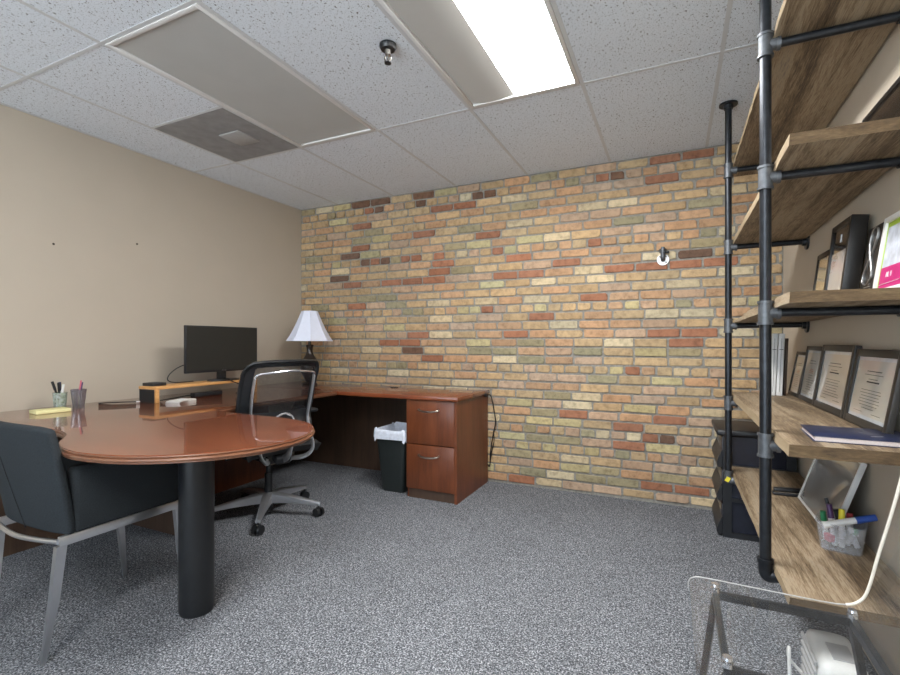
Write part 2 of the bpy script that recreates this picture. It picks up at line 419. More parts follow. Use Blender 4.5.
ov(460, 140, 5.625, 'R10,375 D120,300 D185,290 O455,350 D750,425 P835,415 V840,465 O160,490 R100,545 O535,495 O695,480 R720,585 R245,625 R800,205 D870,200 P870,520 G420,560 G130,590 R385,660 O520,650 O130,390 O370,415 W700,380 W850,360 W410,470 O585,395 V300,380')
ov(600, 140, 5.625, 'R10,210 D100,190 R290,225 O165,295 V570,355 V90,465 P130,515 O515,480 O720,465 P280,550 V575,530 O470,540 O80,625 R550,640 R290,130 R480,105 R640,80 O180,400 O560,250')
ov(300, 250, 5.625, 'D305,45 D345,75 R400,70 D455,70 R575,60 R630,55 R810,45 O690,97 O800,90 R870,85 O140,135 D190,175 R755,138 R245,210 R465,200 R585,190 R710,185 O350,205 V340,285 V450,280 R280,330 V505,320 V590,362 V645,360 O315,365 O830,355 O165,445 O835,440 P550,490 R665,490 R480,528 R590,530 O715,530 D640,575 O480,615 O585,615 R705,618 O830,620 O240,610 O625,660')
ov(460, 250, 5.625, 'R355,45 O515,42 O680,25 O830,20 R600,85 O775,70 R230,155 R370,145 D530,138 R820,120 O640,130 O485,240 R740,275 R135,345 R445,385 O240,435 O700,435 O850,430 O165,485 R310,485 O455,485 O530,530 V130,577 V275,577 V740,577 O70,625 V360,635 O515,630 V340,527 W430,190 W540,170')
ov(600, 250, 5.625, 'O20,65 O160,55 R80,110 R265,103 R455,95 R650,80 D555,30 O310,265 P505,258 O90,325 V455,315 O95,430 R370,478 R570,475 R475,530 G195,585 V390,590 O660,365 W400,205 W330,380')
ov(480, 370, 4.82, 'O270,85 O405,90 R490,220 O205,205 O130,200 O710,280 O30,520 R195,530 R760,370 V375,335 V180,405 V250,495 V515,525 V655,545 O345,465 W490,135 W340,550 P470,560 P600,230 P180,440')
ov(600, 370, 4.8, 'R150,15 O505,60 O65,130 O250,190 O320,190 R350,240 R130,260 R222,312 D290,318 R172,348 O270,443 V75,510 O215,525 V370,540 R330,585 R470,605 O480,560 G275,360 G140,180')
rb = random.Random(21)
bm = bmesh.new(); tone = bm.loops.layers.float_color.new('tone')
mort = MB()
def addface(vs, c, mi):
    f = bm.faces.new(vs); f.material_index = mi
    for l in f.loops: l[tone] = (*c, 1)
    return f
def V3(x, y, z): return bm.verts.new((x, y, z))
# mortar bed and body of the wall
addface([V3(XL-.1, YF, -.02), V3(XR+.1, YF, -.02), V3(XR+.1, YF, ZC+.02), V3(XL-.1, YF, ZC+.02)], (.3, .3, .3), 1)
addface([V3(XL-.1, YF+.15, -.02), V3(XL-.1, YF+.15, ZC+.2), V3(XR+.1, YF+.15, ZC+.2), V3(XR+.1, YF+.15, -.02)], (.3, .3, .3), 1)
CO = .0665
headers = {1, 8, 15, 22, 29, 31}
bricks = []
for k in range(37):
    zt = ZC - k*CO; zb = zt - CO
    if zb < -.05: continue
    step = .1065 if k in headers else .213
    x = XL - rb.random()*step if k % 2 else XL - step*.5*rb.random() - .02
    while x < XR:
        wd = step*(1+rb.uniform(-.05, .05))
        bricks.append([x, x+wd, max(zb, .003), min(zt, ZC), k]); x += wd
best = {}
for X, Z, c in OV:
    for i, (x0, x1, zb, zt, k) in enumerate(bricks):
        if x0 <= X < x1 and zb <= Z < zt: best[i] = c; break
for i, (x0, x1, zb, zt, k) in enumerate(bricks):
    x0c, x1c = max(x0, XL), min(x1, XR)
    if x1c-x0c < .02 or zt-zb < .02: continue
    if i in best: c = best[i]
    else:
        low = k/36  # lower courses paler, so the dimmer upper wall is put into the tones
        c = rb.choices('BWGPVO', [.58, .07+.10*low, .04+.12*low, .12+.06*low, .05+.04*low, .14-.05*low])[0]
    base = lin(BR[c]); v = rb.uniform(.86, 1.12); hue = rb.uniform(-.05, .05)
    colr = (base[0]*v*(1+hue), base[1]*v, base[2]*v*(1-hue))
    j = .0062 + rb.uniform(-.001, .002); d = rb.uniform(.006, .012)
    def cj(): return rb.uniform(-.0022, .0022)
    a, b_, c_, e = x0c+j, x1c-j, zb+j, zt-j
    o = [(a+cj(), c_+cj()), (b_+cj(), c_+cj()), (b_+cj(), e+cj()), (a+cj(), e+cj())]
    # chamfer two or more corners so the arrises look worn
    ring = []
    for q in range(4):
        px, pz = o[q]; nx, nz = o[(q+1) % 4]; qx, qz = o[q-1]
        cr = rb.choice([.003, .004, .006, .012]) if rb.random() < .8 else .002
        def toward(tx, tz):
            L_ = math.hypot(tx-px, tz-pz); return (px+(tx-px)*cr/L_, pz+(tz-pz)*cr/L_)
        ring.append(toward(qx, qz)); ring.append(toward(nx, nz))
    mx_, mz_ = (a+b_)/2, (c_+e)/2
    back = [V3(x, YF+.001, z) for x, z in ring]
    mid = [V3(x, YF-d+.003, z) for x, z in ring]
    fr = [V3(x+(.003 if x < mx_ else -.003), YF-d, z+(.003 if z < mz_ else -.003)) for x, z in ring]
    n = len(ring)
    for q in range(n):
        addface([back[q], back[(q+1) % n], mid[(q+1) % n], mid[q]], colr, 0)
        addface([mid[q], mid[(q+1) % n], fr[(q+1) % n], fr[q]], colr, 0)
    addface(fr, colr, 0)
bmesh.ops.recalc_face_normals(bm, faces=bm.faces)
me = bpy.data.meshes.new('wall_far'); bm.to_mesh(me); bm.free()
me.materials.append(M['brick']); me.materials.append(M['mortar'])
wf = bpy.data.objects.new('wall_far', me); COL.objects.link(wf); wf['kind'] = 'structure'

# ---- ceiling tiles (cells left open where fixtures sit) and tee grid
xs = sorted({XL, XR, *[GX+k*U for k in range(-1, 5)]}); xs = [x for x in xs if XL <= x <= XR]
ys = sorted({YN, YF, *[GY+k*2*U for k in range(-3, 2)]})
ys = [y for y in ys if YN <= y <= YF]
FIX = [(0, 0), (2, 0), (0, -2), (2, -2)]       # (column, row) of each light
def is_fix(xa, ya):
    for c, r in FIX:
        if abs(xa-(GX+c*U)) < .01 and abs(ya-(GY+r*2*U)) < .01: return True
cl = MB()
for xa, xb in zip(xs, xs[1:]):
    for ya, yb in zip(ys, ys[1:]):
        if is_fix(xa, ya): continue
        if abs(xa-(GX-U)) < .01 and abs(ya-GY) < .01: yb = GY+U
        cl.bb(xa+.0085, xb-.0085, ya+.0085, yb-.0085, ZC+.001, ZC+.02)
cl.mat(1).bb(XL-.1, XR+.1, YN-.12, YF+.15, ZC+.2, ZC+.3)
struct(cl, 'ceiling', [M['tile'], M['white_trim']])
g = MB()
for x in xs[1:-1]: g.bb(x-.009, x+.009, YN, YF-.012, ZC-.001, ZC+.03)
for y in ys[1:-1]:
    for xa, xb in zip(xs, xs[1:]): g.bb(xa+(.009 if xa > XL else 0), xb-(.009 if xb < XR else 0), y-.009, y+.009, ZC-.001, ZC+.03)
g.bb(GX-U+.012, GX-.012, GY+U-.009, GY+U+.009, ZC-.001, ZC+.03)
g.bb(XL, XL+.02, YN, YF-.012, ZC-.001, ZC+.03); g.bb(XR-.02, XR, YN, YF-.012, ZC-.001, ZC+.03)
struct(g, 'trim_1', M['grid'])

# ---- ceiling lights
def light(c, r, label, lit):
    x0, y0 = GX+c*U+.010, GY+r*2*U+.010; x1, y1 = x0+U-.020, y0+2*U-.020
    t = thing('ceiling_light', ((x0+x1)/2, (y0+y1)/2, ZC-.004), label, 'ceiling light', group='recessed ceiling lights')
    f = .022
    m = MB()
    m.bb(x0, x0+f, y0, y1, ZC-.004, ZC+.012, .002); m.bb(x1-f, x1, y0, y1, ZC-.004, ZC+.012, .002)
    m.bb(x0+f, x1-f, y0, y0+f, ZC-.004, ZC+.012, .002); m.bb(x0+f, x1-f, y1-f, y1, ZC-.004, ZC+.012, .002)
    m.build('frame', M['white_trim'], t)
    h = MB()
    h.bb(x0, x1, y0, y1, ZC+.10, ZC+.11)
    for a in ((x0, x0+.004, y0, y1), (x1-.004, x1, y0, y1), (x0+.004, x1-.004, y0, y0+.004), (x0+.004, x1-.004, y1-.004, y1)):
        h.bb(*a, ZC+.012, ZC+.10)
    h.build('housing', M['white_trim'], t)
    a, b, ya, yb = x0+f, x1-f, y0+f, y1-f
    if not lit:
        MB().bb(a, b, ya, yb, ZC+.004, ZC+.009).build('lens', M['lens_off'], t)
    else:
        xm = a+(b-a)*.43
        MB().grid(lambda u, v: Vector((a+(xm-a)*u, ya+(yb-ya)*v, ZC+.008-.011*math.sin(PI*u))), 14, 1).build('dim_lens', M['lens_side'], t, angle=60)
        o = MB().grid(lambda u, v: Vector((xm+(b-xm)*u, ya+(yb-ya)*v, ZC+.008-.010*math.sin(PI*u))), 14, 1).build('lens', M['lens_on'], t, angle=60, fix=False)
        o['label'] = 'glowing white lens half'
    return t
light(0, 0, 'unlit ceiling light with a dull grey beige lens, beside the grey vent', False)
light(2, 0, 'brightly lit ceiling light to the right of the black sprinkler', True)
light(0, -2, 'unlit ceiling light over the rear half of the room, left column', False)
light(2, -2, 'unseen lit ceiling light added over the rear half of the room, right column', True)  # lamp out of view, added to help light the room

# ---- ceiling vent
x0, x1, y0, y1 = GX-U+.012, GX-.012, GY+U+.012, GY+2*U-.012
t = thing('ceiling_vent', ((x0+x1)/2, (y0+y1)/2, ZC-.01), 'square grey perforated ceiling vent with a smaller square plate in its middle', 'vent')
m = MB().bb(x0, x1, y0, y1, ZC-.002, ZC+.02); m.build('face_plate', M['vent'], t)
cx, cy = x0+.36, y0+.31
MB().bb(cx-.085, cx+.085, cy-.085, cy+.085, ZC-.010, ZC-.0021, .003).build('centre_plate', M['vent_frame'], t)

# ---- sprinkler
sx, sy = -1.129, 1.758
t = thing('sprinkler_head', (sx, sy, ZC-.1), 'black pendant fire sprinkler on the ceiling between the two lights', 'sprinkler')
MB().lathe((sx, sy, ZC-.022), [(.012, -.002), (.03, 0), (.037, .012), (.037, .0225)], 28).build('escutcheon', M['black_satin'], t)
m = MB().cyl((sx, sy, ZC-.045), (sx, sy, ZC-.02), .012, .014, 14)
for s_ in (-1, 1): m.tube([(sx+s_*.011, sy, ZC-.043), (sx+s_*.016, sy, ZC-.058), (sx+s_*.007, sy, ZC-.076)], .0032, 8, 4)
m.cyl((sx, sy, ZC-.075), (sx, sy, ZC-.045), .003, .003, 8)
m.build('body', M['steel'], t)
MB().lathe((sx, sy, ZC-.082), [(.004, 0), (.015, .001), (.014, .005), (.004, .008)], 16).build('deflector', M['black_satin'], t)

# ---- flange on the brick wall
fx, fz, fy = -.072, 1.683, YF-.0125
t = thing('pipe_flange', (fx, fy, fz-.04), 'round silver pipe flange with a short elbow, on the brick wall', 'pipe flange')
m = MB().cyl((fx, fy, fz), (fx, fy-.008, fz), .040, .038, 32)
m.mat(1)
for a in range(4):
    an = a*PI/2+PI/4; m.cyl((fx+.028*math.cos(an), fy-.0070, fz+.028*math.sin(an)), (fx+.028*math.cos(an), fy-.0092, fz+.028*math.sin(an)), .005, .005, 10)
m.build('plate', [M['silver'], M['black_matte']], t)
m = MB().tube([(fx, fy-.006, fz), (fx, fy-.03, fz+.002), (fx, fy-.042, fz+.015), (fx, fy-.044, fz+.045)], .0155, 14, 5)
m.cyl((fx, fy-.044, fz+.04), (fx, fy-.044, fz+.05), .021, .021, 18); m.cyl((fx, fy-.044, fz+.055), (fx, fy-.044, fz+.066), .024, .024, 18)
m.cyl((fx, fy-.044, fz+.05), (fx, fy-.044, fz+.08), .014, .012, 14)
m.build('elbow', M['fitting'], t)
MB().cyl((fx+.015, fy-.044, fz+.045), (fx+.04, fy-.044, fz+.042), .009, .009, 12).build('knob', M['black_satin'], t)

# ---- nail holes in the painted wall, part of the wall surface
m = MB()
for px, py in ((53.5, 244), (137, 244)):
    f_, yaw = 475.635, .4411; tt = (px-450)/f_; zz = XL/(tt*math.cos(yaw)-math.sin(yaw))
    m.cyl((XL-.001, zz*(tt*math.sin(yaw)+math.cos(yaw)), CAMH-(py-342.695)*zz/f_), (XL+.0015, zz*(tt*math.sin(yaw)+math.cos(yaw)), CAMH-(py-342.695)*zz/f_), .0065, .0065, 10)
struct(m, 'trim_2', M['hole'])

# ================================================================== desk
HT, TH = .738, .03
def smooth2(P, k=6): return [(v.x, v.y) for v in catmull([Vector((x, y, 0)) for x, y in P], k)]
bulb = smooth2([(-2.80, 1.105), (-2.60, 1.12), (-2.42, 1.135), (-2.25, 1.09), (-2.12, 1.005), (-2.00, .953), (-1.86, .932), (-1.70, .955), (-1.56, 1.02),
                (-1.44, 1.125), (-1.365, 1.255), (-1.345, 1.40), (-1.375, 1.53), (-1.46, 1.66), (-1.59, 1.75), (-1.78, 1.795), (-2.0, 1.80), (-2.2, 1.82), (-2.366, 1.86)], 5)
outline = [(XL+.004, 1.10)] + bulb + [(-2.366, 2.953), (XL+.004, 2.953)]
t = thing('desk', (-2.4, 1.6, 0), 'glossy cherry desk with a rounded peninsula end on one thick black post', 'desk')
MB().prism(outline, HT-TH, HT, .004).build('worktop', M['cherry'], t, 40)
m = MB()                                      # moulded edge band following the outline
ring = outline[1:len(bulb)+2]
for z_, r_ in ((HT-.0065, .0035), (HT-.0185, .0075), (HT-.0275, .003)):
    m.tube([(x, y, z_) for x, y in ring], r_, 8, 1)
m.build('edge_moulding', M['edge'], t)
m = MB().cyl((-1.80, 1.341, 0.012), (-1.80, 1.341, HT-TH), .067, .067, 40).cyl((-1.80, 1.341, 0), (-1.80, 1.341, .012), .064, .064, 40)
m.build('post', M['black_satin'], t)
MB().bb(-3.06, -2.39, 1.805, 1.835, 0, HT-TH).build('end_panel', M['walnut'], t)  # darker wood here stands in for the shade under the desktop
m = MB().bb(-3.09, -3.06, 1.805, 2.94, 0, HT-TH); m.build('modesty_panel', M['cherry_v'], t)
m = MB().bb(-3.18, -3.15, 1.13, 1.80, 0, HT-TH); m.build('support_panel', M['walnut'], t)

t = thing('return_desk', (-2.3, 3.27, 0), 'cherry desk run along the brick wall with a dark kneehole panel', 'desk')
RETURN = t
m = MB().bb(XL+.004, -1.338, 2.955, 3.578, HT-TH, HT, .004); m.build('worktop', M['cherry'], t)
MB().bb(XL+.02, -1.76, 3.48, 3.50, .0, HT-TH).build('modesty_panel', M['walnut'], t)
MB().cyl((-2.12, 3.40, HT), (-2.12, 3.40, HT+.004), .032, .032, 24).build('cable_grommet', M['black_matte'], t)

# filing cabinet
cx0, cx1, cy0, cy1 = -1.752, -1.352, 2.972, 3.572
t = thing('filing_cabinet', ((cx0+cx1)/2, (cy0+cy1)/2, 0), 'two drawer cherry filing cabinet at the end of the wall desk', 'cabinet')
m = MB().bb(cx0, cx0+.018, cy0+.02, cy1, .0, HT-TH); m.bb(cx1-.018, cx1, cy0, cy1, 0, HT-TH); m.bb(cx0+.018, cx1-.018, cy1-.015, cy1, 0, HT-TH)
m.bb(cx0+.018, cx1-.018, cy0+.02, cy1-.015, HT-TH-.016, HT-TH); m.bb(cx0+.018, cx1-.018, cy0+.02, cy1-.015, .066, .08)
m.build('body', M['cherry_v'], t)
MB().bb(cx0+.018, cx1-.018, cy0+.012, cy0+.03, 0, .066).build('plinth', M['walnut'], t)
for z0, z1, hz in ((.392, .702, .640), (.07, .386, .318)):
    d = MB().bb(cx0+.002, cx1-.020, cy0-.001, cy0+.018, z0, z1, .0015).build('drawer', M['cherry_v'], t)
    hx = -1.566
    h = MB().tube([(hx-.078, cy0-.001, hz), (hx-.074, cy0-.02, hz-.003), (hx-.04, cy0-.030, hz-.010), (hx, cy0-.033, hz-.012), (hx+.04, cy0-.030, hz-.010), (hx+.074, cy0-.02, hz-.003), (hx+.078, cy0-.001, hz)], .0062, 10, 5)
    h.build('handle', M['steel'], d)

# cord by the cabinet
pts = [(-1.335, 3.50, .70), (-1.325, 3.545, .70), (-1.31, 3.56, .66), (-1.295, 3.567, .56), (-1.285, 3.567, .48), (-1.305, 3.565, .38), (-1.325, 3.56, .24), (-1.327, 3.558, .16), (-1.331, 3.55, .13), (-1.34, 3.54, .15)]
m = MB().tube(pts, .0042, 8, 6); m.tube([(-1.303, 3.567, .40), (-1.298, 3.568, .33), (-1.322, 3.562, .22), (-1.326, 3.556, .155)], .0035, 8, 5)
m.cyl((-1.351, 3.50, .70), (-1.333, 3.50, .70), .013, .013, 14)
o = m.build('power_cord', M['cable'], RETURN); o['label'] = 'thin black cord'

# ---- waste bin
bx, by = -1.908, 3.13
t = thing('waste_bin', (bx, by, 0), 'black waste bin with a white liner, beside the filing cabinet', 'waste bin')
def bin_ring(w, d, z, r=.03, n=5):
    P = []
    for sx_, sy_, a0 in ((1, 1, 0), (-1, 1, 90), (-1, -1, 180), (1, -1, 270)):
        for i in range(n+1):
            a = math.radians(a0+90*i/n); P.append((bx+sx_*(w/2-r)+r*math.cos(a), by+sy_*(d/2-r)+r*math.sin(a), z))
    return P
def loft(rings, cap0=True, cap1=False, mb=None):
    m = mb or MB(); m._start(); R_ = [[m.bm.verts.new(p) for p in r] for r in rings]; n = len(R_[0])
    for a, b in zip(R_, R_[1:]):
        for k in range(n): m.bm.faces.new((a[k], a[(k+1) % n], b[(k+1) % n], b[k]))
    if cap0: m.bm.faces.new(R_[0][::-1])
    if cap1: m.bm.faces.new(R_[-1])
    m._end(); return m
loft([bin_ring(.185, .20, 0), bin_ring(.19, .205, .01), bin_ring(.262, .275, .425), bin_ring(.272, .285, .43), bin_ring(.272, .285, .445), bin_ring(.256, .268, .445), bin_ring(.19, .20, .03)], True, True).build('body', M['bin'], t)
rl = random.Random(3)
def liner_ring(w, d, z, amp, az):
    return [(x+rl.uniform(-amp, amp), y+rl.uniform(-amp, amp), zz+rl.uniform(-az, az)) for x, y, zz in bin_ring(w, d, z, .03, 8)]
loft([liner_ring(.283, .296, .385, .005, .013), liner_ring(.288, .30, .41, .004, .005), liner_ring(.287, .30, .435, .003, .004), liner_ring(.282, .295, .462, .003, .008), liner_ring(.262, .275, .472, .004, .010), liner_ring(.245, .258, .44, .004, .004), liner_ring(.20, .215, .20, .004, .004)], False, True).build('liner', M['liner'], t, 70)

# ================================================================== desk items
# monitor riser
t = thing('monitor_riser', (-2.98, 2.28, HT), 'long light oak monitor riser shelf on the desk by the left wall', 'monitor riser')
rx0, rx1 = -3.075, -2.905
MB().bb(rx0, rx1, 1.885, 2.68, HT+.082, HT+.10, .002).build('shelf', M['oak'], t)
for y in (1.887, 2.655):
    p = MB().bb(rx0+.004, rx1-.016, y, y+.022, HT, HT+.082); o = p.build('leg', M['black_matte'], t); o['label'] = 'dark leg panel'
    MB().bb(rx1-.016, rx1, y, y+.022, HT, HT+.082, .001).build('leg_edge', M['oak'], o)
# monitor
mx, myc = -2.985, 2.447
RT = HT+.10
t = thing('computer_monitor', (mx, myc, RT), 'black switched off computer monitor standing on the oak riser', 'monitor')
my0, my1, mz0, mz1 = 2.142, 2.752, .903, 1.232
MB().bb(mx-.022, mx, my0, my1, mz0, mz1, .004).build('housing', M['black_plastic'], t)
MB().bb(mx-.055, mx-.022, my0+.12, my1-.12, mz0+.05, mz1-.08, .012).build('back_cover', M['black_plastic'], t)
o = MB().bb(mx-.0002, mx+.0006, my0+.008, my1-.008, mz0+.018, mz1-.008).build('screen', M['screen'], t, 0)
m = MB()
def letters(m, strokes, oy, oz, w, h, gap, X, th=.0006, st=.0022):
    """simple block letters out of strokes on a face pointing to +X, reading along +Y"""
    for ch in strokes:
        for (a, b, c, d) in ch:
            m.bar((X, oy+a*w, oz+b*h), (X, oy+c*w, oz+d*h), st, th)
        oy += w+gap
A_ = [(0, 0, .5, 1), (.5, 1, 1, 0), (.2, .4, .8, .4)]; O_ = [(0, 0, 0, 1), (0, 1, 1, 1), (1, 1, 1, 0), (1, 0, 0, 0)]; C_ = [(1, 1, 0, 1), (0, 1, 0, 0), (0, 0, 1, 0)]
letters(m, [A_, O_, C_], myc-.022, mz0+.005, .011, .009, .005, mx+.0008)
m.build('logo', M['silver'], t)
m = MB().bb(mx-.05, mx-.012, myc-.028, myc+.028, RT+.008, mz0+.03, .004); m.build('stand_neck', M['black_satin'], t)
m = MB().prism([(mx-.085+.155*(.5+.5*math.cos(a*PI/16)), myc+.125*math.sin(a*PI/16)) for a in range(32)], RT, RT+.009, .002); m.build('stand_base', M['black_satin'], t)
# small router box
tag(MB().bb(-3.07, -2.965, 1.905, 1.995, RT, RT+.020, .004).build('router_box', M['black_plastic']), 'small flat black box on the near end of the oak riser', 'router')
# monitor cables
m = MB().tube([(mx-.05, 2.30, .98), (mx-.075, 2.17, .955), (mx-.09, 2.10, .91), (mx-.08, 2.07, .865), (mx-.075, 2.12, RT+.006), (mx-.07, 2.25, RT+.005)], .0035, 8, 6)
tag(m.build('monitor_cable', M['cable']), 'black cable curling out behind the left edge of the monitor', 'cable')
m = MB().tube([(mx+.0, 2.415, RT+.013), (mx+.075, 2.42, RT+.013), (mx+.088, 2.44, RT-.002), (mx+.095, 2.50, RT-.03), (mx+.10, 2.555, RT-.06), (mx+.09, 2.535, HT+.012), (mx+.08, 2.48, HT+.006)], .0036, 8, 6)
tag(m.build('monitor_cable', M['cable']), 'black cable hanging over the front edge of the oak riser below the monitor', 'cable')
m = MB().tube([(-3.20, 1.72, HT+.003), (-3.16, 1.78, HT+.004), (-3.10, 1.83, HT+.004), (-3.06, 1.862, HT+.004)], .0032, 8, 5); m.mat(1).cyl((-3.06, 1.862, HT+.0045), (-3.045, 1.875, HT+.0045), .0042, .0042, 8)
tag(m.build('charging_cable', [M['cable'], M['white_plastic']]), 'short black cable with a white tip on the desk left of the riser', 'cable')
# things under the riser
m = MB().bb(-3.02, -2.97, 2.20, 2.42, HT, HT+.028, .004); m.build
tag(m.build('power_strip', M['black_plastic']), 'black power strip lying on the desk under the oak riser', 'power strip')
m = MB().tube([(-2.99, 1.97, HT+.004), (-2.985, 2.03, HT+.008), (-2.99, 2.10, HT+.012), (-2.995, 2.16, HT+.016), (-2.995, 2.20, HT+.016)], .0035, 8, 5)
tag(m.build('strip_cable', M['cable']), 'black cable running along the desk under the riser to the power strip', 'cable')
m = MB()
for i in range(5): m.box((-2.865+i*.001, 2.025, HT+.0018*(i+.5)+.0002*i), (.10, .15, .0016), Rz(.25+.04*i))
tag(m.build('paper_stack', M['paper'], None, 0), 'small stack of loose white paper on the desk under the riser', 'paper')
# note pads
tp = thing('note_pad', (-3.04, 1.40, HT), 'pale yellow pad of sticky notes beside the pencil tumblers', 'note pad')
MB().box((-3.045, 1.40, HT+.009), (.10, .15, .018), Rz(-.12), .001).build('pad', M['noteY'], tp)
# pencil tumblers
def tumbler(x, y, r0, r1, h, mat, label, ribs):
    t = thing('tumbler', (x, y, HT), label, 'pencil cup', group='pencil cups')
    n = 36; rings = []
    prof = [(r0, 0), (r0*.96, h*.12), (r0+(r1-r0)*.5, h*.55), (r1, h)]
    P = []
    for r, z in prof: P.append([(x+(r*(1+(.05 if ribs else 0)*math.cos(k*PI)))*math.cos(2*PI*k/n), y+(r*(1+(.05 if ribs else 0)*math.cos(k*PI)))*math.sin(2*PI*k/n), HT+z) for k in range(n)])
    for r, z in ((r1-.003, h), (r0-.003, .008)): P.append([(x+r*math.cos(2*PI*k/n), y+r*math.sin(2*PI*k/n), HT+z) for k in range(n)])
    loft(P, True, True).build('glass', mat, t)
    return t
T1, T2 = (-3.10, 1.562), (-3.135, 1.487)
tumbler(*T1, .027, .036, .108, M['mauve'], 'mauve ribbed glass tumbler holding pencils, nearer the monitor', True)
tumbler(*T2, .028, .034, .095, M['green_glass'], 'green glass tumbler full of pens, nearer the sticky notes', False)
def pen(x, y, dx, dy, L_, mat, label, r=.0042, capm=None):
    t = thing('pen', (x, y, HT+.0095), label, 'pen', group='pens and pencils in the tumblers')
    a = Vector((x, y, HT+.0095)); d = Vector((dx, dy, 1)).normalized()
    m = MB().cyl(a+d*.006, a+d*L_, r, r, 10).cyl(a, a+d*.006, .001, r, 10); m.build('barrel', mat, t)
    if capm: MB().cyl(a+d*(L_-.045), a+d*(L_+.004), r*1.25, r*1.2, 10).build('cap', capm, t)
pen(T2[0]+.004, T2[1]+.006, -.10, -.26, .150, M['black_satin'], 'black pen leaning furthest left in the green tumbler', .0055, M['black_plastic'])
pen(T2[0]-.004, T2[1]+.004, .12, -.13, .140, M['black_satin'], 'second black pen leaning left in the green tumbler', .0045, M['black_satin'])
pen(T2[0]+.000, T2[1]-.004, -.05, .04, .140, M['white_plastic'], 'white and navy marker standing in the green tumbler', .006, M['navy'])
pen(T2[0]+.006, T2[1]-.004, .05, .12, .128, M['white_plastic'], 'white pen in the green tumbler, next to the mauve one', .005, M['white_plastic'])
pen(T1[0]+.000, T1[1]-.008, -.06, .17, .150, M['pink'], 'pinkish pencil leaning out of the mauve tumbler', .0038)
pen(T1[0]+.006, T1[1]-.004, .10, .10, .140, M['purple'], 'dark pencil leaning out of the mauve tumbler', .0038)
# lamp
lx, ly = -2.955, 3.315
t = thing('table_lamp', (lx, ly, HT), 'table lamp with white bell shade and dark vase base in the corner', 'lamp')
MB().lathe((lx, ly, HT), [(.065, 0), (.068, .012), (.05, .022), (.035, .03), (.05, .06), (.075, .11), (.085, .155), (.080, .19), (.06, .23), (.036, .265), (.027, .295), (.028, .33), (.036, .352), (.030, .358)], 28).build('base', M['vase'], t)
MB().cyl((lx, ly, HT+.352), (lx, ly, HT+.42), .014, .012, 14).build('socket', M['vase'], t)
prof = [(.200, .392), (.170, .435), (.138, .495), (.110, .555), (.087, .61), (.068, .655)]
m = MB(); m.shell((lx, ly, HT), prof, 8); m.shell((lx, ly, HT), [(r-.002, z) for r, z in prof], 8)
n8 = 8
o = m.build('shade', M['shade'], t, 10, fix=False)
m = MB()
for z, r in ((.392, .200), (.655, .068)):
    m.tube([(lx+r*math.cos(2*PI*k/8), ly+r*math.sin(2*PI*k/8), HT+z) for k in range(8)], .0035, 6, 1, True)
for k in range(8): m.tube([(lx+r*math.cos(2*PI*k/8), ly+r*math.sin(2*PI*k/8), HT+z) for r, z in prof], .0022, 6, 1)
m.build('piping', M['shade'], o)
m = MB()
for k in range(3): m.bar((lx, ly, HT+.65), (lx+.067*math.cos(2*PI*k/3), ly+.067*math.sin(2*PI*k/3), HT+.655), .003, .003)
m.cyl((lx, ly, HT+.42), (lx, ly, HT+.66), .004, .004, 8)
m.build('harp', M['steel'], t)

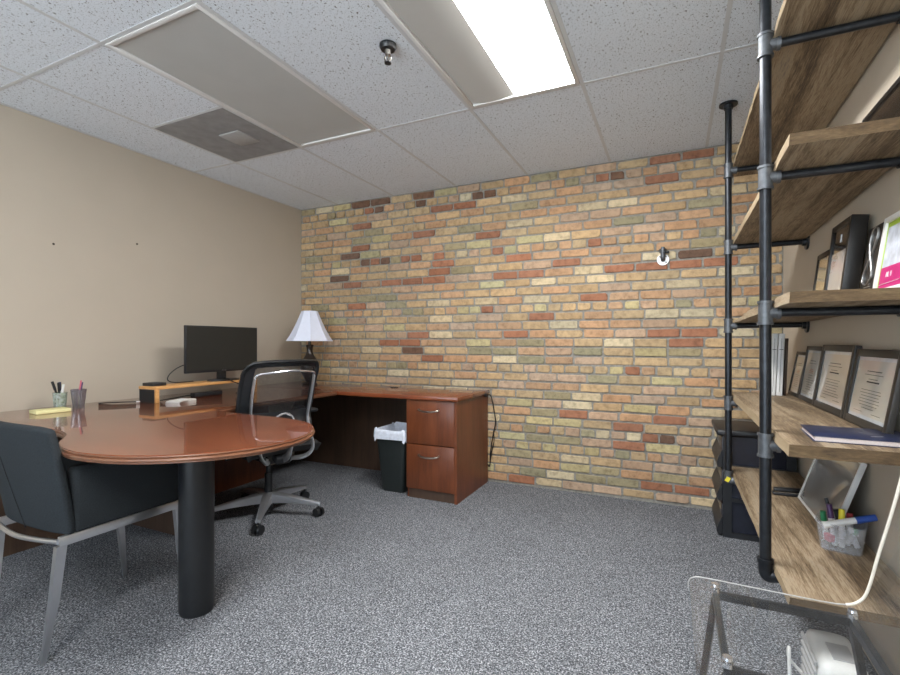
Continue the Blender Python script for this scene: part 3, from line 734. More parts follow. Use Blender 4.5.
# ================================================================== task chair (local: faces +Y, then turned)
def task_chair():
    ang = math.atan2(.30, -.954) - PI/2
    t = thing('task_chair', (-2.385, 2.29, 0), 'black mesh back swivel chair with polished five star base, behind the peninsula', 'chair', ang)
    def B(mb, name, mat, par=None, a=35): return mb.build(name, mat, par or t, a, local=True)
    # five legs with castors; first leg angle set in world terms
    a0 = math.atan2(2.0-2.29, -2.17+2.385) - ang
    hub = MB().cyl((0, 0, .075), (0, 0, .145), .036, .030, 24); B(hub, 'hub', M['alu'])
    for k in range(5):
        a = a0 + k*2*PI/5; c, s = math.cos(a), math.sin(a)
        d = lambda r, z, off=0: Vector((c*r-s*off, s*r+c*off, z))
        m = MB(); rr = []
        for r, zt_, zb_, w_ in ((.02, .148, .082, .030), (.10, .139, .084, .025), (.22, .120, .082, .019), (.315, .100, .075, .015), (.350, .092, .072, .014)):
            rr.append([d(r, zb_, -w_), d(r, zb_, w_), d(r, zt_-.008, w_), d(r, zt_, w_*.55), d(r, zt_, -w_*.55), d(r, zt_-.008, -w_)])
        loft(rr, True, True, m); lg = B(m, 'leg', M['alu'])
        m = MB()
        m.cyl(d(.338, .058), d(.338, .082), .007, .007, 10)
        tw = a+1.1; ox, oy = math.cos(tw), math.sin(tw)
        cc = d(.338, .029)
        for s_ in (-1, 1):
            m.cyl(cc+Vector((ox*s_*.008, oy*s_*.008, 0)), cc+Vector((ox*s_*.026, oy*s_*.026, 0)), .029, .027, 20)
        m.box(cc+Vector((0, 0, .022)), (.03, .02, .02), Matrix.Rotation(tw, 3, 'Z'), .004)
        B(m, 'caster', M['black_satin'], lg)
    MB_ = MB().cyl((0, 0, .025), (0, 0, .09), .024, .024, 18).cyl((0, 0, .145), (0, 0, .27), .025, .025, 18).cyl((0, 0, .27), (0, 0, .37), .016, .016, 16)
    B(MB_, 'gas_lift', M['black_satin'])
    m = MB().box((0, -.02, .385), (.17, .26, .06), None, .02).box((0, -.15, .40), (.10, .12, .05), Matrix.Rotation(.35, 3, 'X'), .015)
    m.tube([(.08, .05, .39), (.18, .06, .39), (.24, .06, .385)], .006, 8, 4); m.tube([(-.08, .05, .39), (-.18, .06, .39), (-.25, .055, .385)], .006, 8, 4)
    mech = B(m, 'mechanism', M['black_plastic'])
    m = MB().tube([(0, -.285, .60), (0, -.29, .50), (0, -.25, .42), (0, -.17, .385), (0, -.08, .375)], .024, 10, 5, flat=.4)
    m.box((-.075, -.10, .385), (.03, .09, .05), Matrix.Rotation(.3, 3, 'X'), .01); m.box((.075, -.10, .385), (.03, .09, .05), Matrix.Rotation(.3, 3, 'X'), .01)
    B(m, 'tilt_arm', M['alu'], mech)
    # seat: cushioned slab with waterfall front
    def seat(u, v):
        x = (u-.5)*.50; y = -.23+.48*v
        e = max(abs(u-.5)*2, abs(v-.5)*2)
        x *= 1-.10*max(0, v-.75)*4*.35; zz = .475+.012*math.cos((u-.5)*PI)-.045*max(0, v-.7)**2*11 + .01*(u-.5)**2
        return Vector((x, y, zz - (.02 if e > .96 else 0)))
    m = MB().grid(seat, 20, 20, thick=.055); B(m, 'seat', M['black_matte'], None, 60)
    # backrest: curved mesh panel inside a black rim
    def back(u, v, off=0., ins=0.):
        hw = (.225+.012*math.sin(v*PI*.8))-ins
        x = (u*2-1)*hw - .02
        zz = .555+ins+(.447-2*ins)*v
        curve = .085*(abs(u*2-1)**2.2)                     # wings wrap forward
        y = -.240 + curve - .10*(v-.35)**2*1.6 + .035*math.exp(-((v-.22)/.18)**2) + off - .05*max(0, v-.6)
        zz += -.022*(abs(u*2-1)**4)*v
        return Vector((x, y, zz))
    ncol = 26
    B(MB().grid(lambda u, v: back(u, v, 0, .022), ncol, 18), 'mesh_panel', M['mesh'], None, 70)
    per = [back(i/16, 1) for i in range(1, 16)] + [back(1, 1-i/12) for i in range(1, 12)] + [back(1-i/16, 0) for i in range(1, 16)] + [back(0, i/12) for i in range(1, 12)]
    m = MB().tube(per, .019, 10, 2, True, .55); 
    # broad side bands of the rim
    for lo, hi in ((0, .10), (.93, 1)):
        m.grid(lambda u, v: back(lo+(hi-lo)*u, v, -.004), 4, 18, thick=.008)
    m.grid(lambda u, v: back(u, .93+.07*v, -.004), ncol, 3, thick=.008)
    m.grid(lambda u, v: back(u, .0+.30*v, -.003), ncol, 5, thick=.006)
    B(m, 'backrest_rim', M['black_satin'], None, 50)
    # chrome outer frame: two posts joined by an arched top bar
    P = lambda u, v, off=-.035: back(u, v, off)
    arch = [P(.09, .80), P(.13, .845, -.038), P(.35, .865, -.04), P(.5, .875, -.04), P(.65, .865, -.04), P(.87, .845, -.038), P(.91, .80)]
    B(MB().tube(arch, .0075, 10, 6), 'arch_bar', M['chrome'])
    for u in (.09, .91):
        s_ = -1 if u < .5 else 1
        m = MB().tube([P(u, .80), P(u, .5, -.038), P(u+.01*s_*-1, .2, -.04), P(u-.03*s_, .02, -.045), Vector((s_*.17-.01, -.27, .45)), Vector((s_*.12, -.22, .39)), Vector((s_*.05, -.10, .375))], .015, 10, 5, flat=.45)
        B(m, 'back_post', M['alu'])
    m = MB().tube([P(.20, .10), P(.35, .03, -.05), P(.5, .01, -.055), P(.65, .03, -.05), P(.80, .10)], .010, 10, 5, flat=.6); B(m, 'lower_bar', M['alu'])
    m = MB().tube([P(.36, .12), P(.38, .22), P(.5, .28), P(.62, .22), P(.64, .12)], .007, 10, 5); B(m, 'lumbar_loop', M['chrome'])
    for s_ in (-1, 1):
        ar = MB().tube([(s_*.10, -.05, .415), (s_*.22, -.03, .42), (s_*.285, .0, .47), (s_*.30, .02, .55), (s_*.295, .03, .64)], .011, 10, 6, flat=.7)
        a_ = B(ar, 'armrest', M['chrome'])
        B(MB().box((s_*.29, .05, .652), (.075, .24, .026), None, .012, 3), 'arm_pad', M['black_plastic'], a_)
task_chair()

# ================================================================== guest chair
def guest_chair():
    t = thing('guest_chair', (-2.17, 1.16, 0), 'slate upholstered guest armchair with chrome frame, tucked under the peninsula', 'chair')
    xr, xl, yb, yf, zr = -1.945, -2.40, .94, 1.375, .412
    # backrest: wraps the rear, slightly flared at the top
    def back(u, v):
        x = xr+(xl-xr)*u; e = abs(u*2-1)
        xx = x + (.006 if u < .5 else -.006)*e*math.sin(v*PI)*2 + (-.012 if u < .5 else .012)*e*v
        y = yb+.002 - .062*v + .012*e**4 - .012*(1-e*e)
        z = zr+.012+.392*v - .012*e**6*v
        return Vector((xx, y, z))
    m = MB().grid(back, 24, 14, thick=-.032)
    m.bm.normal_update()
    b = m.build('backrest', M['slate_fabric'], t, 50)
    bm_ = b.modifiers.new('round', 'BEVEL'); bm_.width = .012; bm_.segments = 3; bm_.limit_method = 'ANGLE'; bm_.angle_limit = math.radians(60)
    u0 = .34
    m = MB().tube([back(.54+.30*v/8, v/8) + Vector((0, -.0008, 0)) for v in range(9)], .0022, 6, 2); m.build('seam', M['seam'], b)
    # seat and the two arm panels
    MB().bb(xl+.062, xr-.062, yb+.085, yf, zr+.012, zr+.075, .025, 3).build('seat', M['slate_fabric'], t)
    for x0, x1 in ((xr-.06, xr), (xl, xl+.06)):
        m = MB().bb(x0, x1, yb+.026, yf+.005, zr+.012, .665, .022, 4); m.build('armrest', M['slate_fabric'], t)
    # chrome rail and legs
    m = MB()
    path = [(xr-.012, yb-.015), (xr-.012, yf), (xl+.012, yf), (xl+.012, yb-.015)]
    for a, b_ in zip(path, path[1:]): m.bar((*a, zr), (*b_, zr), .02, .034, .002)
    bow = [(xr-.012, yb-.015, zr), (xr-.12, yb-.035, zr-.002), ((xl+xr)/2, yb-.045, zr-.003), (xl+.12, yb-.035, zr-.002), (xl+.012, yb-.015, zr)]
    m.tube(bow, .009, 10, 5)
    m.build('rail', M['satin'], t)
    for x, y, fx_, fy_ in ((xr-.012, yb-.01, xr-.03, yb-.055), (xr-.012, yf-.01, xr-.02, yf+.03), (xl+.012, yb-.01, xl+.03, yb-.055), (xl+.012, yf-.01, xl+.02, yf+.02)):
        m = MB(); mid = Vector((x+(fx_-x)*.45+(.004), y+(fy_-y)*.38, .22))
        def ring(c, w_, d_): return [(c[0]-w_, c[1]-d_, c[2]), (c[0]+w_, c[1]-d_, c[2]), (c[0]+w_, c[1]+d_, c[2]), (c[0]-w_, c[1]+d_, c[2])]
        loft([ring((fx_, fy_, 0), .006, .007), ring(mid, .010, .014), ring((x, y, zr-.014), .011, .016)], True, True, m)
        m.build('leg', M['satin'], t)
guest_chair()

# ================================================================== pipe shelving
PX, PY0, PY1, PR = .264, 1.815, 2.98, .0167
SX0, SX1, SY0, SY1 = .286, .606, 1.588, 3.135
t = thing('shelving_unit', (.44, 2.35, 0), 'tall wall shelving of rustic planks on black iron pipe', 'shelving')
levels = [(2.066, 2.045, .032), (1.642, 1.630, .032), (1.209, 1.205, .031), (.785, .787, .034), (.371, .371, .026)]   # pipe height near, far; plank thickness
PLANKTOP = []
CR = .0135
def plank(i, zn, zf, th):
    m = MB(); rp = random.Random(40+i)
    n = 24; rows = []
    for k in range(n+1):
        y = SY0+(SY1-SY0)*k/n
        zb = zn+(zf-zn)*(y-PY0)/(PY1-PY0)+CR+.0004
        thk = th
        xf_ = SX0+rp.uniform(-.0015, .0015)
        if i == 2:                                    # far end of this board is chipped thin along its front
            if y > 2.45: thk = th*(.92-.10*math.sin((y-2.45)*30))
            if y > 2.56: thk = th*.55
            if y > 2.80: thk = th*.42
            if y > 2.95: thk = th*.12; xf_ += .012+.03*(y-2.95)
        rows.append([(xf_, y, zb), (SX1, y, zb), (SX1, y, zb+th), (xf_+.03, y, zb+th), (xf_+.002, y, zb+thk), ])
    loft(rows, True, True, m)
    for f in m.bm.faces:
        c = f.calc_center_median()
        if abs(c.x-SX0) < .0025: f.material_index = 1
        if c.y < SY0+.001 or c.y > SY1-.001: f.material_index = 2
    PLANKTOP.append(zn+CR+th)
    o = m.build('shelf_board', [M['plank'], M['plank'] if i == 2 else M['plank_edge'], M['plank_end']], t, 30)
    # shift texture per board so that no two boards look alike
    off = Vector((.0, 0, 0)); return o
for i, (zn, zf, th) in enumerate(levels): plank(i, zn, zf, th)
def tee(m, x, y, z, arm=True):
    m.cyl((x, y, z-.034), (x, y, z+.034), .0205, .0205, 20)
    for s_ in (-1, 1): m.cyl((x, y, z+s_*.030), (x, y, z+s_*.038), .0235, .0235, 20)
    if arm:
        m.cyl((x, y, z), (x+.034, y, z), .0185, .0185, 18); m.cyl((x+.030, y, z), (x+.040, y, z), .0215, .0215, 18)
for y, zi in ((PY0, 0), (PY1, 1)):
    zlow = levels[-1][zi]
    p = MB().cyl((PX, y, zlow), (PX, y, ZC-.008), PR, PR, 24).build('upright_pipe', M['iron'], t)
    MB().cyl((PX, y, ZC-.010), (PX, y, ZC-.001), .045, .045, 28).cyl((PX, y, ZC-.03), (PX, y, ZC-.010), .022, .024, 20).build('ceiling_flange', M['iron'], p)
    for lv in levels[:-1]:
        m = MB(); tee(m, PX, y, lv[zi]); m.build('tee_fitting', M['fitting'], p)
    m = MB().tube([(PX, y, zlow+.045), (PX, y, zlow+.015), (PX+.006, y, zlow-.004), (PX+.025, y, zlow-.002), (PX+.05, y, zlow)], .0205, 16, 5)
    m.cyl((PX, y, zlow+.038), (PX, y, zlow+.05), .0238, .0238, 20); m.build('elbow_fitting', M['fitting'] if zi else M['iron'], p)
    for lv in levels:
        z = lv[zi]
        c = MB().cyl((PX+.03, y, z), (XR-.006, y, z), CR, CR, 18).build('cross_pipe', M['iron'], t)
        MB().cyl((XR-.010, y, z), (XR-.001, y, z), .040, .040, 26).cyl((XR-.026, y, z), (XR-.010, y, z), .020, .021, 18).build('wall_flange', M['iron'], c)
    if zi:
        m = MB().box((PX-.005, y-.021, zlow+.005), (.020, .003, .026), Matrix.Rotation(.5, 3, 'Y')); o = m.build('tag', M['yellow'], p); o['label'] = 'yellow sticker on the elbow'
P1, P2, P3, P4, P5 = PLANKTOP
def ptop(i, y):
    zn, zf, th = levels[i]; return zn+(zf-zn)*(y-PY0)/(PY1-PY0)+CR+th+.0006

# ---- leaning pictures: a frame in the Y-Z plane tilted about its bottom edge, face towards -X
def leaning(y0, y1, zb, xb, h, xt, depth, fw, fmat, facemat, label, name='picture_frame', cat='picture frame', group=None, matw=.012, matm=None, deco=None):
    """xb / xt: X of the FACE at the bottom / top; back of frame lies depth behind"""
    lean = math.asin(max(-1, min(1, (xt-xb)/h)))
    w_ = y1-y0
    T = Matrix.Translation((xb, (y0+y1)/2, zb)) @ Matrix.Rotation(lean, 4, 'Y')
    # keep the lowest rear corner on the shelf
    T = Matrix.Translation((0, 0, depth*math.sin(lean)+.0005)) @ T
    t = thing(name, (xb, (y0+y1)/2, zb), label, cat, group=group)
    m = MB()
    m.bb(0, depth, -w_/2, -w_/2+fw, 0, h, .0015); m.bb(0, depth, w_/2-fw, w_/2, 0, h, .0015)
    m.bb(0, depth, -w_/2+fw, w_/2-fw, 0, fw, .0015); m.bb(0, depth, -w_/2+fw, w_/2-fw, h-fw, h, .0015)
    m.xf(T).build('frame', fmat, t)
    m = MB().bb(min(.006, depth*.4), depth-.001, -w_/2+fw, w_/2-fw, fw, h-fw)
    m.xf(T).build('backing', matm or M['certw'], t)
    x_ = min(.006, depth*.4)
    if facemat:
        f = MB().bb(x_-.0012, x_-.0001, -w_/2+fw+matw, w_/2-fw-matw, fw+matw, h-fw-matw)
        f = f.xf(T).build('picture', facemat, t)
        if deco:
            m = MB()
            for yy0, yy1, zz0, zz1, mi in deco:
                iw, ih = w_-2*fw-2*matw, h-2*fw-2*matw
                m.mat(mi).bb(x_-.0018, x_-.0012, iw/2-yy1*iw, iw/2-yy0*iw, fw+matw+zz0*ih, fw+matw+zz1*ih)
            m.xf(T).build('printing', [M['ink'], M['inkred'], M['black_matte']], t, 0)
    return t, T, w_
def lines(seed, red=False, title=False):
    r = random.Random(seed); d = []
    d.append((.30, .70, .80, .815, 0)); d.append((.25, .75, .74, .75, 0))
    if title: d.append((.34, .68, .60, .625, 2)); d.append((.38, .62, .66, .67, 0))
    if red: d += [(.35, .65, .56, .575, 1), (.38, .62, .60, .61, 1), (.33, .67, .52, .53, 1)]
    for k in range(7):
        z = .46-.055*k; a = r.uniform(.2, .34); d.append((a, 1-a, z, z+.009, 0))
    d += [(.12, .36, .055, .062, 0), (.64, .88, .055, .062, 0)]
    return d
CG = 'framed certificates on the middle shelf'
leaning(2.905, 3.128, ptop(3, 3.0), .556, .232, .598, .014, .017, M['picframe'], M['cert'], 'framed certificate leaning on the wall, leftmost and smallest of the four', 'certificate_frame', 'certificate', CG, .010, None, lines(1, True))
leaning(2.608, 2.898, ptop(3, 2.7), .556, .262, .596, .016, .020, M['picframe'], M['cert'], 'framed certificate with rust red print, second from the left of the four', 'certificate_frame', 'certificate', CG, .010, None, lines(2, True))
leaning(2.182, 2.600, ptop(3, 2.4), .552, .270, .592, .020, .026, M['picframe'], M['cert'], 'framed certificate with a black title line, third from the left of the four', 'certificate_frame', 'certificate', CG, .012, None, lines(3, False, True))
leaning(1.790, 2.174, ptop(3, 2.0), .552, .258, .594, .018, .026, M['picframe'], M['cert'], 'framed certificate nearest the camera, behind the navy book', 'certificate_frame', 'certificate', CG, .012, None, lines(4, False, True))
# upper (third) shelf
leaning(2.505, 2.715, ptop(2, 2.6), .566, .262, .598, .013, .020, M['blackframe'], M['brick_refl'], 'small dark framed picture at the far end of the display shelf', 'picture_frame', 'picture frame', 'pictures on the display shelf', .006, M['darkpic'])
t, T, w_ = leaning(2.075, 2.305, ptop(2, 2.2), .520, .300, .554, .048, .020, M['blackframe'], None, 'tall deep black shadow box beside the small dark picture', 'picture_frame', 'picture frame', 'pictures on the display shelf', .0, M['darkpic'])
m = MB().bb(.0045, .0059, -w_/2+.03, w_/2-.03, .025, .19); m.xf(T).build('picture', M['palepic'], t)
m = MB().bb(.0040, .0059, .0, .008, .225, .255); m.xf(T).build('emblem', M['silver'], t)
# award with silver ribbon
ya, yb_ = 1.86, 1.985
t = thing('award_plaque', (.56, (ya+yb_)/2, ptop(2, 1.92)), 'black award plaque with a silver ribbon shaped like an eight', 'award')
zb = ptop(2, 1.92); lean = math.radians(7)
T = Matrix.Translation((.547, (ya+yb_)/2, zb+.004)) @ Matrix.Rotation(lean, 4, 'Y')
MB().bb(0, .028, -.0625, .0625, 0, .225, .002).xf(T).build('plaque', M['blackframe'], t)
m = MB()
for th_ in (0,):
    P = []
    for k in range(40):
        a = 2*PI*k/40
        zz = .128+.088*math.cos(a); yy = -.036*math.sin(2*a)*(1.0 if math.cos(a) < 0 else .75)
        P.append((-.0025, yy-.010*math.cos(a), zz))
    m.tube(P, .0038, 8, 2, True, .5)
m.xf(T).build('ribbon', M['silver'], t)
m = MB()
for k in range(4): m.bar((-.0006, .035-.002*k, .016+.008*k), (-.0006, -.03+.004*k, .016+.008*k), .0012, .003)
m.xf(T).build('lettering', M['silver'], t)
# white frame with lime border and magenta banner
yw0, yw1 = 1.592, 1.812; zb = ptop(2, 1.7); h = .222
t = thing('event_poster', (.55, (yw0+yw1)/2, zb), 'white framed poster with lime border and magenta banner', 'poster')
T = Matrix.Translation((.528, (yw0+yw1)/2, zb+.003)) @ Matrix.Rotation(math.radians(8), 4, 'Y')
w2 = (yw1-yw0)/2; fw = .016
m = MB(); m.bb(0, .02, -w2, -w2+fw, 0, h, .0015); m.bb(0, .02, w2-fw, w2, 0, h, .0015); m.bb(0, .02, -w2+fw, w2-fw, 0, fw*.6, .0015); m.bb(0, .02, -w2+fw, w2-fw, h-fw, h, .0015)
m.xf(T).build('frame', M['white_plastic'], t)
MB().bb(.007, .018, -w2+fw, w2-fw, fw*.6, h-fw).xf(T).build('border', M['lime'], t)
MB().bb(.0058, .0069, -w2+fw+.014, w2-fw-.014, fw, h-fw-.016).xf(T).build('picture', M['sketch'], t)
m = MB().bb(.0050, .0057, -w2+fw+.012, w2-fw-.012, fw*.6+.001, .072); m.xf(T).build('banner', M['magenta'], t)
m = MB()
def letters_mx(m, strokes, oy, oz, w, h, gap, X, st):
    for ch in strokes:
        for (a, b, c, d) in ch: m.bar((X, oy-a*w, oz+b*h), (X, oy-c*w, oz+d*h), st, .0006)
        oy -= w+gap
L_I = [(.5, 0, .5, 1)]; L_L = [(0, 1, 0, 0), (0, 0, 1, 0)]
letters_mx(m, [A_, L_L, L_I], w2-.075, .042, .010, .014, .004, .0047, .003)
m.bar((.0047, w2-.036, .022), (.0047, -w2+.04, .026), .003, .0006)
m.xf(T).build('lettering', M['white_plastic'], t)
# dark picture on second shelf from top
leaning(1.66, 2.125, ptop(1, 1.9), .575, .205, .595, .014, .018, M['blackframe'], M['darkpic'], 'wide black framed picture on the second shelf from the top', 'picture_frame', 'picture frame', None, .008, M['darkpic'])

# ---- navy book
zb = ptop(3, 1.75)
t = thing('book', (.48, 1.77, zb), 'thin navy blue book lying flat in front of the nearest certificate', 'book')
Rb = Rz(-.05)
MB().box((.478, 1.765, zb+.008), (.222, .205, .012), Rb).build('pages', M['pages'], t)
m = MB().box((.48, 1.765, zb+.0151), (.236, .215, .002), Rb, .0005).box((.48, 1.765, zb+.001), (.236, .215, .002), Rb, .0005); m.build('cover', M['navy'], t)
m = MB().bar((.50, 1.715, zb+.0163), (.53, 1.725, zb+.0163), .006, .0003); m.build('emblem', M['silver'], t)
# ---- white folders at the far end
for k, (xa, sl, lab) in enumerate(((.452, .008, 'white upright folder standing at the far end of the certificate shelf, left one'), (.482, .012, 'white upright folder standing at the far end of the certificate shelf, right one'))):
    zb = ptop(3, 3.04)
    T = Matrix.Translation((xa, 3.035, zb+.0015)) @ Matrix.Rotation(math.radians(2.2), 4, 'Y')
    t = thing('folder', (xa, 3.035, zb), lab, 'folder', group='white folders')
    MB().bb(0, .026, -.05, .05, 0, .325, .002).xf(T).build('cover', M['white_plastic'], t)
    m = MB().bb(.004, .022, -.0515, -.0501, .24, .243); m.bar((.013, -.0505, .02), (.013, -.0505, .30), .0012, .001); m.xf(T).build('spine_line', M['ink'], t)
T = Matrix.Translation((.520, 3.04, ptop(3, 3.04)+.001)) @ Matrix.Rotation(math.radians(2.), 4, 'Y')
tag(MB().bb(0, .010, -.03, .03, 0, .30, .001).xf(T).build('wood_strip', M['walnut']), 'thin brown wooden strip standing beside the white folders', 'wood strip')

# ---- lowest shelf
zb = ptop(4, 2.3)
leaning(2.120, 2.605, zb, .500, .292, .592, .018, .008, M['white_plastic'], M['glassy'], 'large pale framed picture with glossy glass leaning behind the marker basket', 'picture_frame', 'picture frame', None, .002, M['glassy'])
t = thing('stapler', (.47, 2.66, zb), 'black stapler lying on the lowest shelf by the leaning glass picture', 'stapler')
MB().box((.475, 2.64, zb+.007), (.13, .038, .014), Rz(.05), .006, 3).build('base', M['black_plastic'], t)
m = MB().box((.477, 2.64, zb+.026), (.125, .030, .020), Matrix.Rotation(-.04, 3, 'Y') @ Rz(.05), .008, 3); m.build('arm', M['black_satin'], t)
m = MB().box((.47, 2.625, zb+.016), (.11, .004, .004), Rz(.05)); m.build('rail', M['steel'], t)
# marker basket
kx, ky = .517, 2.045
t = thing('marker_basket', (kx, ky, zb), 'clear plastic basket of coloured markers on the lowest shelf', 'basket')
def bk(w_, z, r=.022, n=4, rot=-.30):
    P = []
    for sx_, sy_, a0 in ((1, 1, 0), (-1, 1, 90), (-1, -1, 180), (1, -1, 270)):
        for i in range(n+1):
            a = math.radians(a0+90*i/n); x, y = sx_*(w_/2-r)+r*math.cos(a), sy_*(w_/2-r)+r*math.sin(a)
            P.append((kx+x*math.cos(rot)-y*math.sin(rot), ky+x*math.sin(rot)+y*math.cos(rot), zb+z))
    return P
loft([bk(.110, 0), bk(.122, .045), bk(.132, .088), bk(.138, .090), bk(.138, .094), bk(.128, .092), bk(.106, .004)], True, True).build('tub', M['basket'], t)
def marker(p, d, L_, body, cap, label, r=.0085, capfrac=.34):
    p = Vector(p); d = Vector(d).normalized()
    t = thing('marker', p, label, 'marker', group='markers in the clear basket')
    m = MB().cyl(p, p+d*L_*(1-capfrac), r, r, 14); m.build('barrel', body, t)
    MB().cyl(p+d*L_*(1-capfrac), p+d*L_, r*1.12, r*1.0, 14).build('cap', cap, t)
zz = zb+.012
marker((kx-.022, ky-.018, zz), (-.10, .12, 1), .135, M['white_plastic'], M['purple'], 'white marker with a purple cap standing in the basket')
marker((kx-.006, ky-.028, zz), (.02, .10, 1), .125, M['white_plastic'], M['yellow'], 'white marker with a yellow cap standing in the basket')
marker((kx-.004, ky+.006, zz), (-.22, .20, 1), .150, M['white_plastic'], M['black_satin'], 'black capped marker, the tallest in the basket', .006)
marker((kx+.018, ky+.01, zz), (-.28, .0, 1), .120, M['white_plastic'], M['black_satin'], 'shorter black capped marker leaning in the middle of the basket', .008)
marker((kx-.035, ky+.028, zz), (-.1, .05, 1), .098, M['white_plastic'], M['green'], 'white marker with a green cap at the left of the basket')
marker((kx+.03, ky+.022, zz), (.02, .15, 1), .100, M['white_plastic'], M['red'], 'white marker with a red cap at the back of the basket')
marker((kx-.062, ky-.050, zb+.085), (1, .10, .30), .150, M['white_plastic'], M['blue'], 'thick white marker with a blue cap lying across the top', .0105, .38)
marker((kx+.008, ky-.024, zz+.010), (.35, .25, .5), .060, M['white_plastic'], M['green'], 'white marker with a green cap lying low in the basket', .0085)
marker((kx+.040, ky-.012, zz), (-.3, .1, 1), .085, M['white_plastic'], M['white_plastic'], 'all white marker at the right of the basket', .008)
tag(MB().box((kx-.036, ky-.012, zb+.034), (.022, .030, .026), Rz(.3), .004).build('eraser', M['pink']), 'pink eraser inside the clear basket', 'eraser')

# ================================================================== plastic drawer tower
dx0, dx1, dy0, dy1, dh = .250, .600, 3.135, 3.545, .615
t = thing('drawer_tower', ((dx0+dx1)/2, (dy0+dy1)/2, 0), 'black plastic three drawer tower standing on the carpet against the brick', 'drawer unit')
m = MB()
for x0, x1, y0, y1 in ((dx0, dx0+.045, dy0, dy0+.012), (dx1-.045, dx1, dy0, dy0+.012), (dx0, dx1, dy1-.012, dy1), (dx1-.012, dx1, dy0+.012, dy1-.012)):
    m.bb(x0, x1, y0, y1, 0, dh-.03)
m.bb(dx0+.045, dx1-.045, dy0, dy0+.012, 0, .03); m.bb(dx0+.045, dx1-.045, dy0, dy0+.012, .205, .225); m.bb(dx0+.045, dx1-.045, dy0, dy0+.012, .395, .415)
m.bb(dx0, dx1-.012, dy0+.012, dy1-.012, 0, .012)
m.build('frame', M['black_plastic'], t)
MB().bb(dx0+.012, dx1-.012, dy0+.014, dy0+.018, .03, dh-.04).build('side_panel', M['navy_plastic'], t)
m = MB().bb(dx0-.032, dx1+.005, dy0-.008, dy1+.006, dh-.035, dh, .012, 3); m.build('top', M['black_plastic'], t)
for k, z in enumerate((.012, .205, .395)):
    H_ = .175
    d = MB().bb(dx0-.003, dx0+.006, dy0+.012, dy1-.012, z+.005, z+H_, .002); d = d.build('drawer', M['navy_plastic'], t)
    prof = [(-.003, .100), (-.010, .085), (-.020, .06), (-.028, .035), (-.030, .014), (-.022, .0), (-.003, .0)]
    rows = [[(dx0+px, y, z+.002+pz) for px, pz in prof] for y in (dy0+.004, dy1-.004)]
    loft(rows, True, True).build('lip', M['black_plastic'], d, 60)

# ================================================================== clear acrylic chair by the shelf
t = thing('acrylic_chair', (.22, 1.26, 0), 'clear acrylic chair on a black metal frame in front of the shelving', 'chair')
sy0, sy1 = 1.035, 1.487
prof = [(.060, .22), (.046, .34), (.036, .42), (.036, .448), (.050, .461), (.08, .464), (.2, .462), (.33, .460), (.385, .463), (.412, .478), (.428, .51), (.448, .60), (.476, .72), (.500, .84)]
pp = [(v.x, v.y) for v in catmull([Vector((a, b, 0)) for a, b in prof], 4)]
def sheet(u, v):
    k = u*(len(pp)-1); i = min(int(k), len(pp)-2); f = k-i
    x = pp[i][0]*(1-f)+pp[i+1][0]*f; z = pp[i][1]*(1-f)+pp[i+1][1]*f
    return Vector((x, sy0+(sy1-sy0)*v, z))
MB().grid(sheet, len(pp)-1, 1, thick=.006).build('shell', M['acrylic'], t, 60)
m = MB().tube([Vector((x, sy1+.001, z)) for x, z in pp[32:]], .0036, 8, 1); m.build('back_edge', M['cream'], t)  # cream line drawn where the clear sheet's edge catches light
m = MB().tube([Vector((x, sy1+.001, z)) for x, z in pp[8:33]], .0016, 8, 1); m.build('seat_edge', M['grey_plastic'], t)
fr = MB()
ax0, ax1, ay0, ay1, az = .098, .388, 1.125, 1.452, .440
fr.bar((ax0, ay1, az), (ax1, ay1, az), .014, .019); fr.bar((ax0, ay0, az), (ax1, ay0, az), .014, .019)
fr.bar((ax0, ay0-.01, az), (ax0, ay1+.01, az), .014, .019); fr.bar((ax1, ay0-.01, az), (ax1, ay1+.01, az), .014, .019)
fr.build('frame', M['black_satin'], t)
for x, y, fx_, fy_ in ((ax0, ay1, .045, 1.47), (ax0, ay0, .045, 1.105), (ax1, ay1, .46, 1.47), (ax1, ay0, .46, 1.105)):
    MB().bar((fx_, fy_, 0.006), (x, y, az-.008), .015, .015).build('leg', M['black_satin'], t)
    m = MB().cyl((x, y, az+.0096), (x, y, az+.0185), .011, .011, 18).cyl((x, y, az+.024), (x, y, az+.030), .010, .009, 18); m.build('bolt', M['chrome'], t)

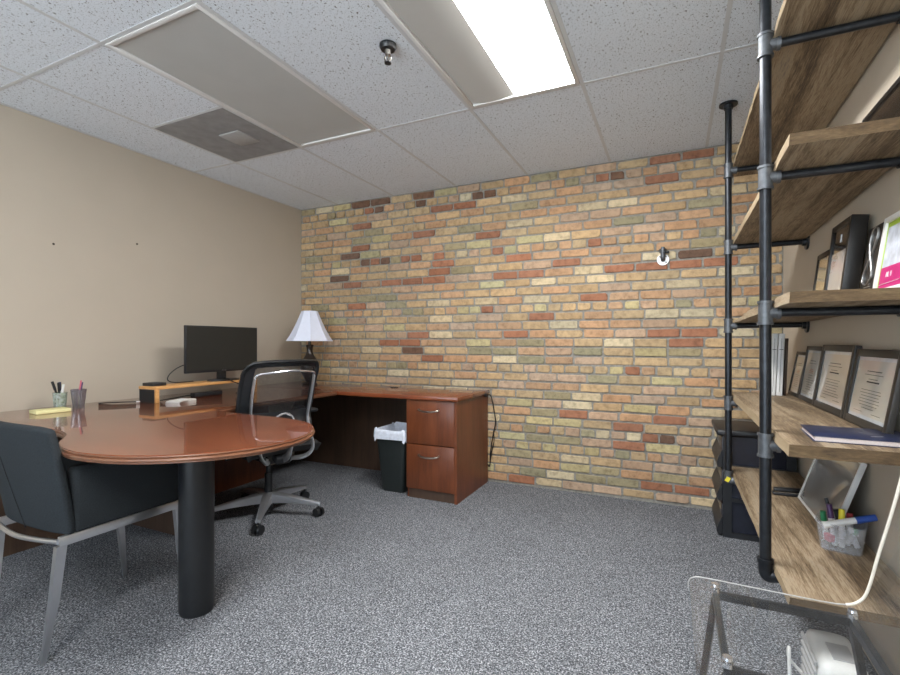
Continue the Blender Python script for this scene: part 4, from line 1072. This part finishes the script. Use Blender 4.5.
# ---- white appliance under the chair
wx0, wx1, wy0, wy1, wh = .340, .460, 1.53, 1.74, .275
t = thing('space_heater', ((wx0+wx1)/2, (wy0+wy1)/2, 0), 'white plastic heater with ribbed front on the floor under the acrylic chair', 'heater')
def wring(z, g_=0.):
    P = []; r = .03-min(g_, .01)
    for sx_, sy_, a0 in ((1, 1, 0), (-1, 1, 90), (-1, -1, 180), (1, -1, 270)):
        for i in range(5):
            a = math.radians(a0+90*i/4)
            P.append(((wx0+wx1)/2+sx_*((wx1-wx0)/2-g_-r)+r*math.cos(a), (wy0+wy1)/2+sy_*((wy1-wy0)/2-g_-r)+r*math.sin(a), z))
    return P
loft([wring(0, .008), wring(.01, .002), wring(.15, 0), wring(wh-.03, .004), wring(wh-.008, .012), wring(wh, .026)], True, True).build('housing', M['white_plastic'], t, 50)
m = MB()
for k in range(9): m.bb(wx0-.004, wx0+.004, wy0+.03, wy1-.03, .06+.024*k, .072+.024*k, .002)
m.build('grille', M['grey_plastic'], t)
MB().bb(wx0+.04, wx1-.03, wy0+.04, wy0+.12, wh-.001, wh+.004, .002).build('control_panel', M['grey_plastic'], t)
m = MB().tube([(wx0+.03, wy1, .10), (wx0-.02, wy1+.03, .14), (wx0-.03, wy1-.02, .20), (wx0-.035, wy1-.06, .12), (wx0-.03, wy1-.10, .03), (wx0-.04, wy1-.06, .006), (wx0-.02, wy1+.02, .006)], .0045, 8, 6)
m.build('cord', M['white_plastic'], t)

# ================================================================== light, world, camera
wd = bpy.data.worlds.new('World'); SC.world = wd; wd.use_nodes = True
bg = wd.node_tree.nodes['Background']; nt = wd.node_tree
tc = nt.nodes.new('ShaderNodeTexCoord'); sp = nt.nodes.new('ShaderNodeSeparateXYZ'); nt.links.new(tc.outputs['Generated'], sp.inputs[0])
rw = ramp(nt, [(.44, (.74, .80, .85)), (.56, (.18, .215, .26))])           # overcast sky above, brighter unseen ground added below to light the ceiling
mr = nt.nodes.new('ShaderNodeMapRange'); mr.inputs[1].default_value = -1; mr.inputs[2].default_value = 1
nt.links.new(sp.outputs['Z'], mr.inputs[0]); nt.links.new(mr.outputs[0], rw.inputs['Fac']); nt.links.new(rw.outputs['Color'], bg.inputs['Color'])
bg.inputs['Strength'].default_value = 16.
cd = bpy.data.cameras.new('Camera'); cam = bpy.data.objects.new('Camera', cd); COL.objects.link(cam)
cam.location = (0, 0, CAMH); cam.rotation_euler = (PI/2, 0, .4411)
cd.sensor_width = 36; cd.lens = 475.635/900*36; cd.shift_y = 5.195/900; cd.clip_start = .02
SC.camera = cam
SC.view_settings.view_transform = 'Standard'; SC.view_settings.look = 'None'; SC.view_settings.gamma = 1
SC.view_settings.exposure = 0.
SC.view_settings.use_curve_mapping = False
SC.cycles.max_bounces = 10; SC.cycles.diffuse_bounces = 6; SC.cycles.transparent_max_bounces = 16
SC.cycles.use_denoising = True
SC.cycles.sample_clamp_indirect = 8
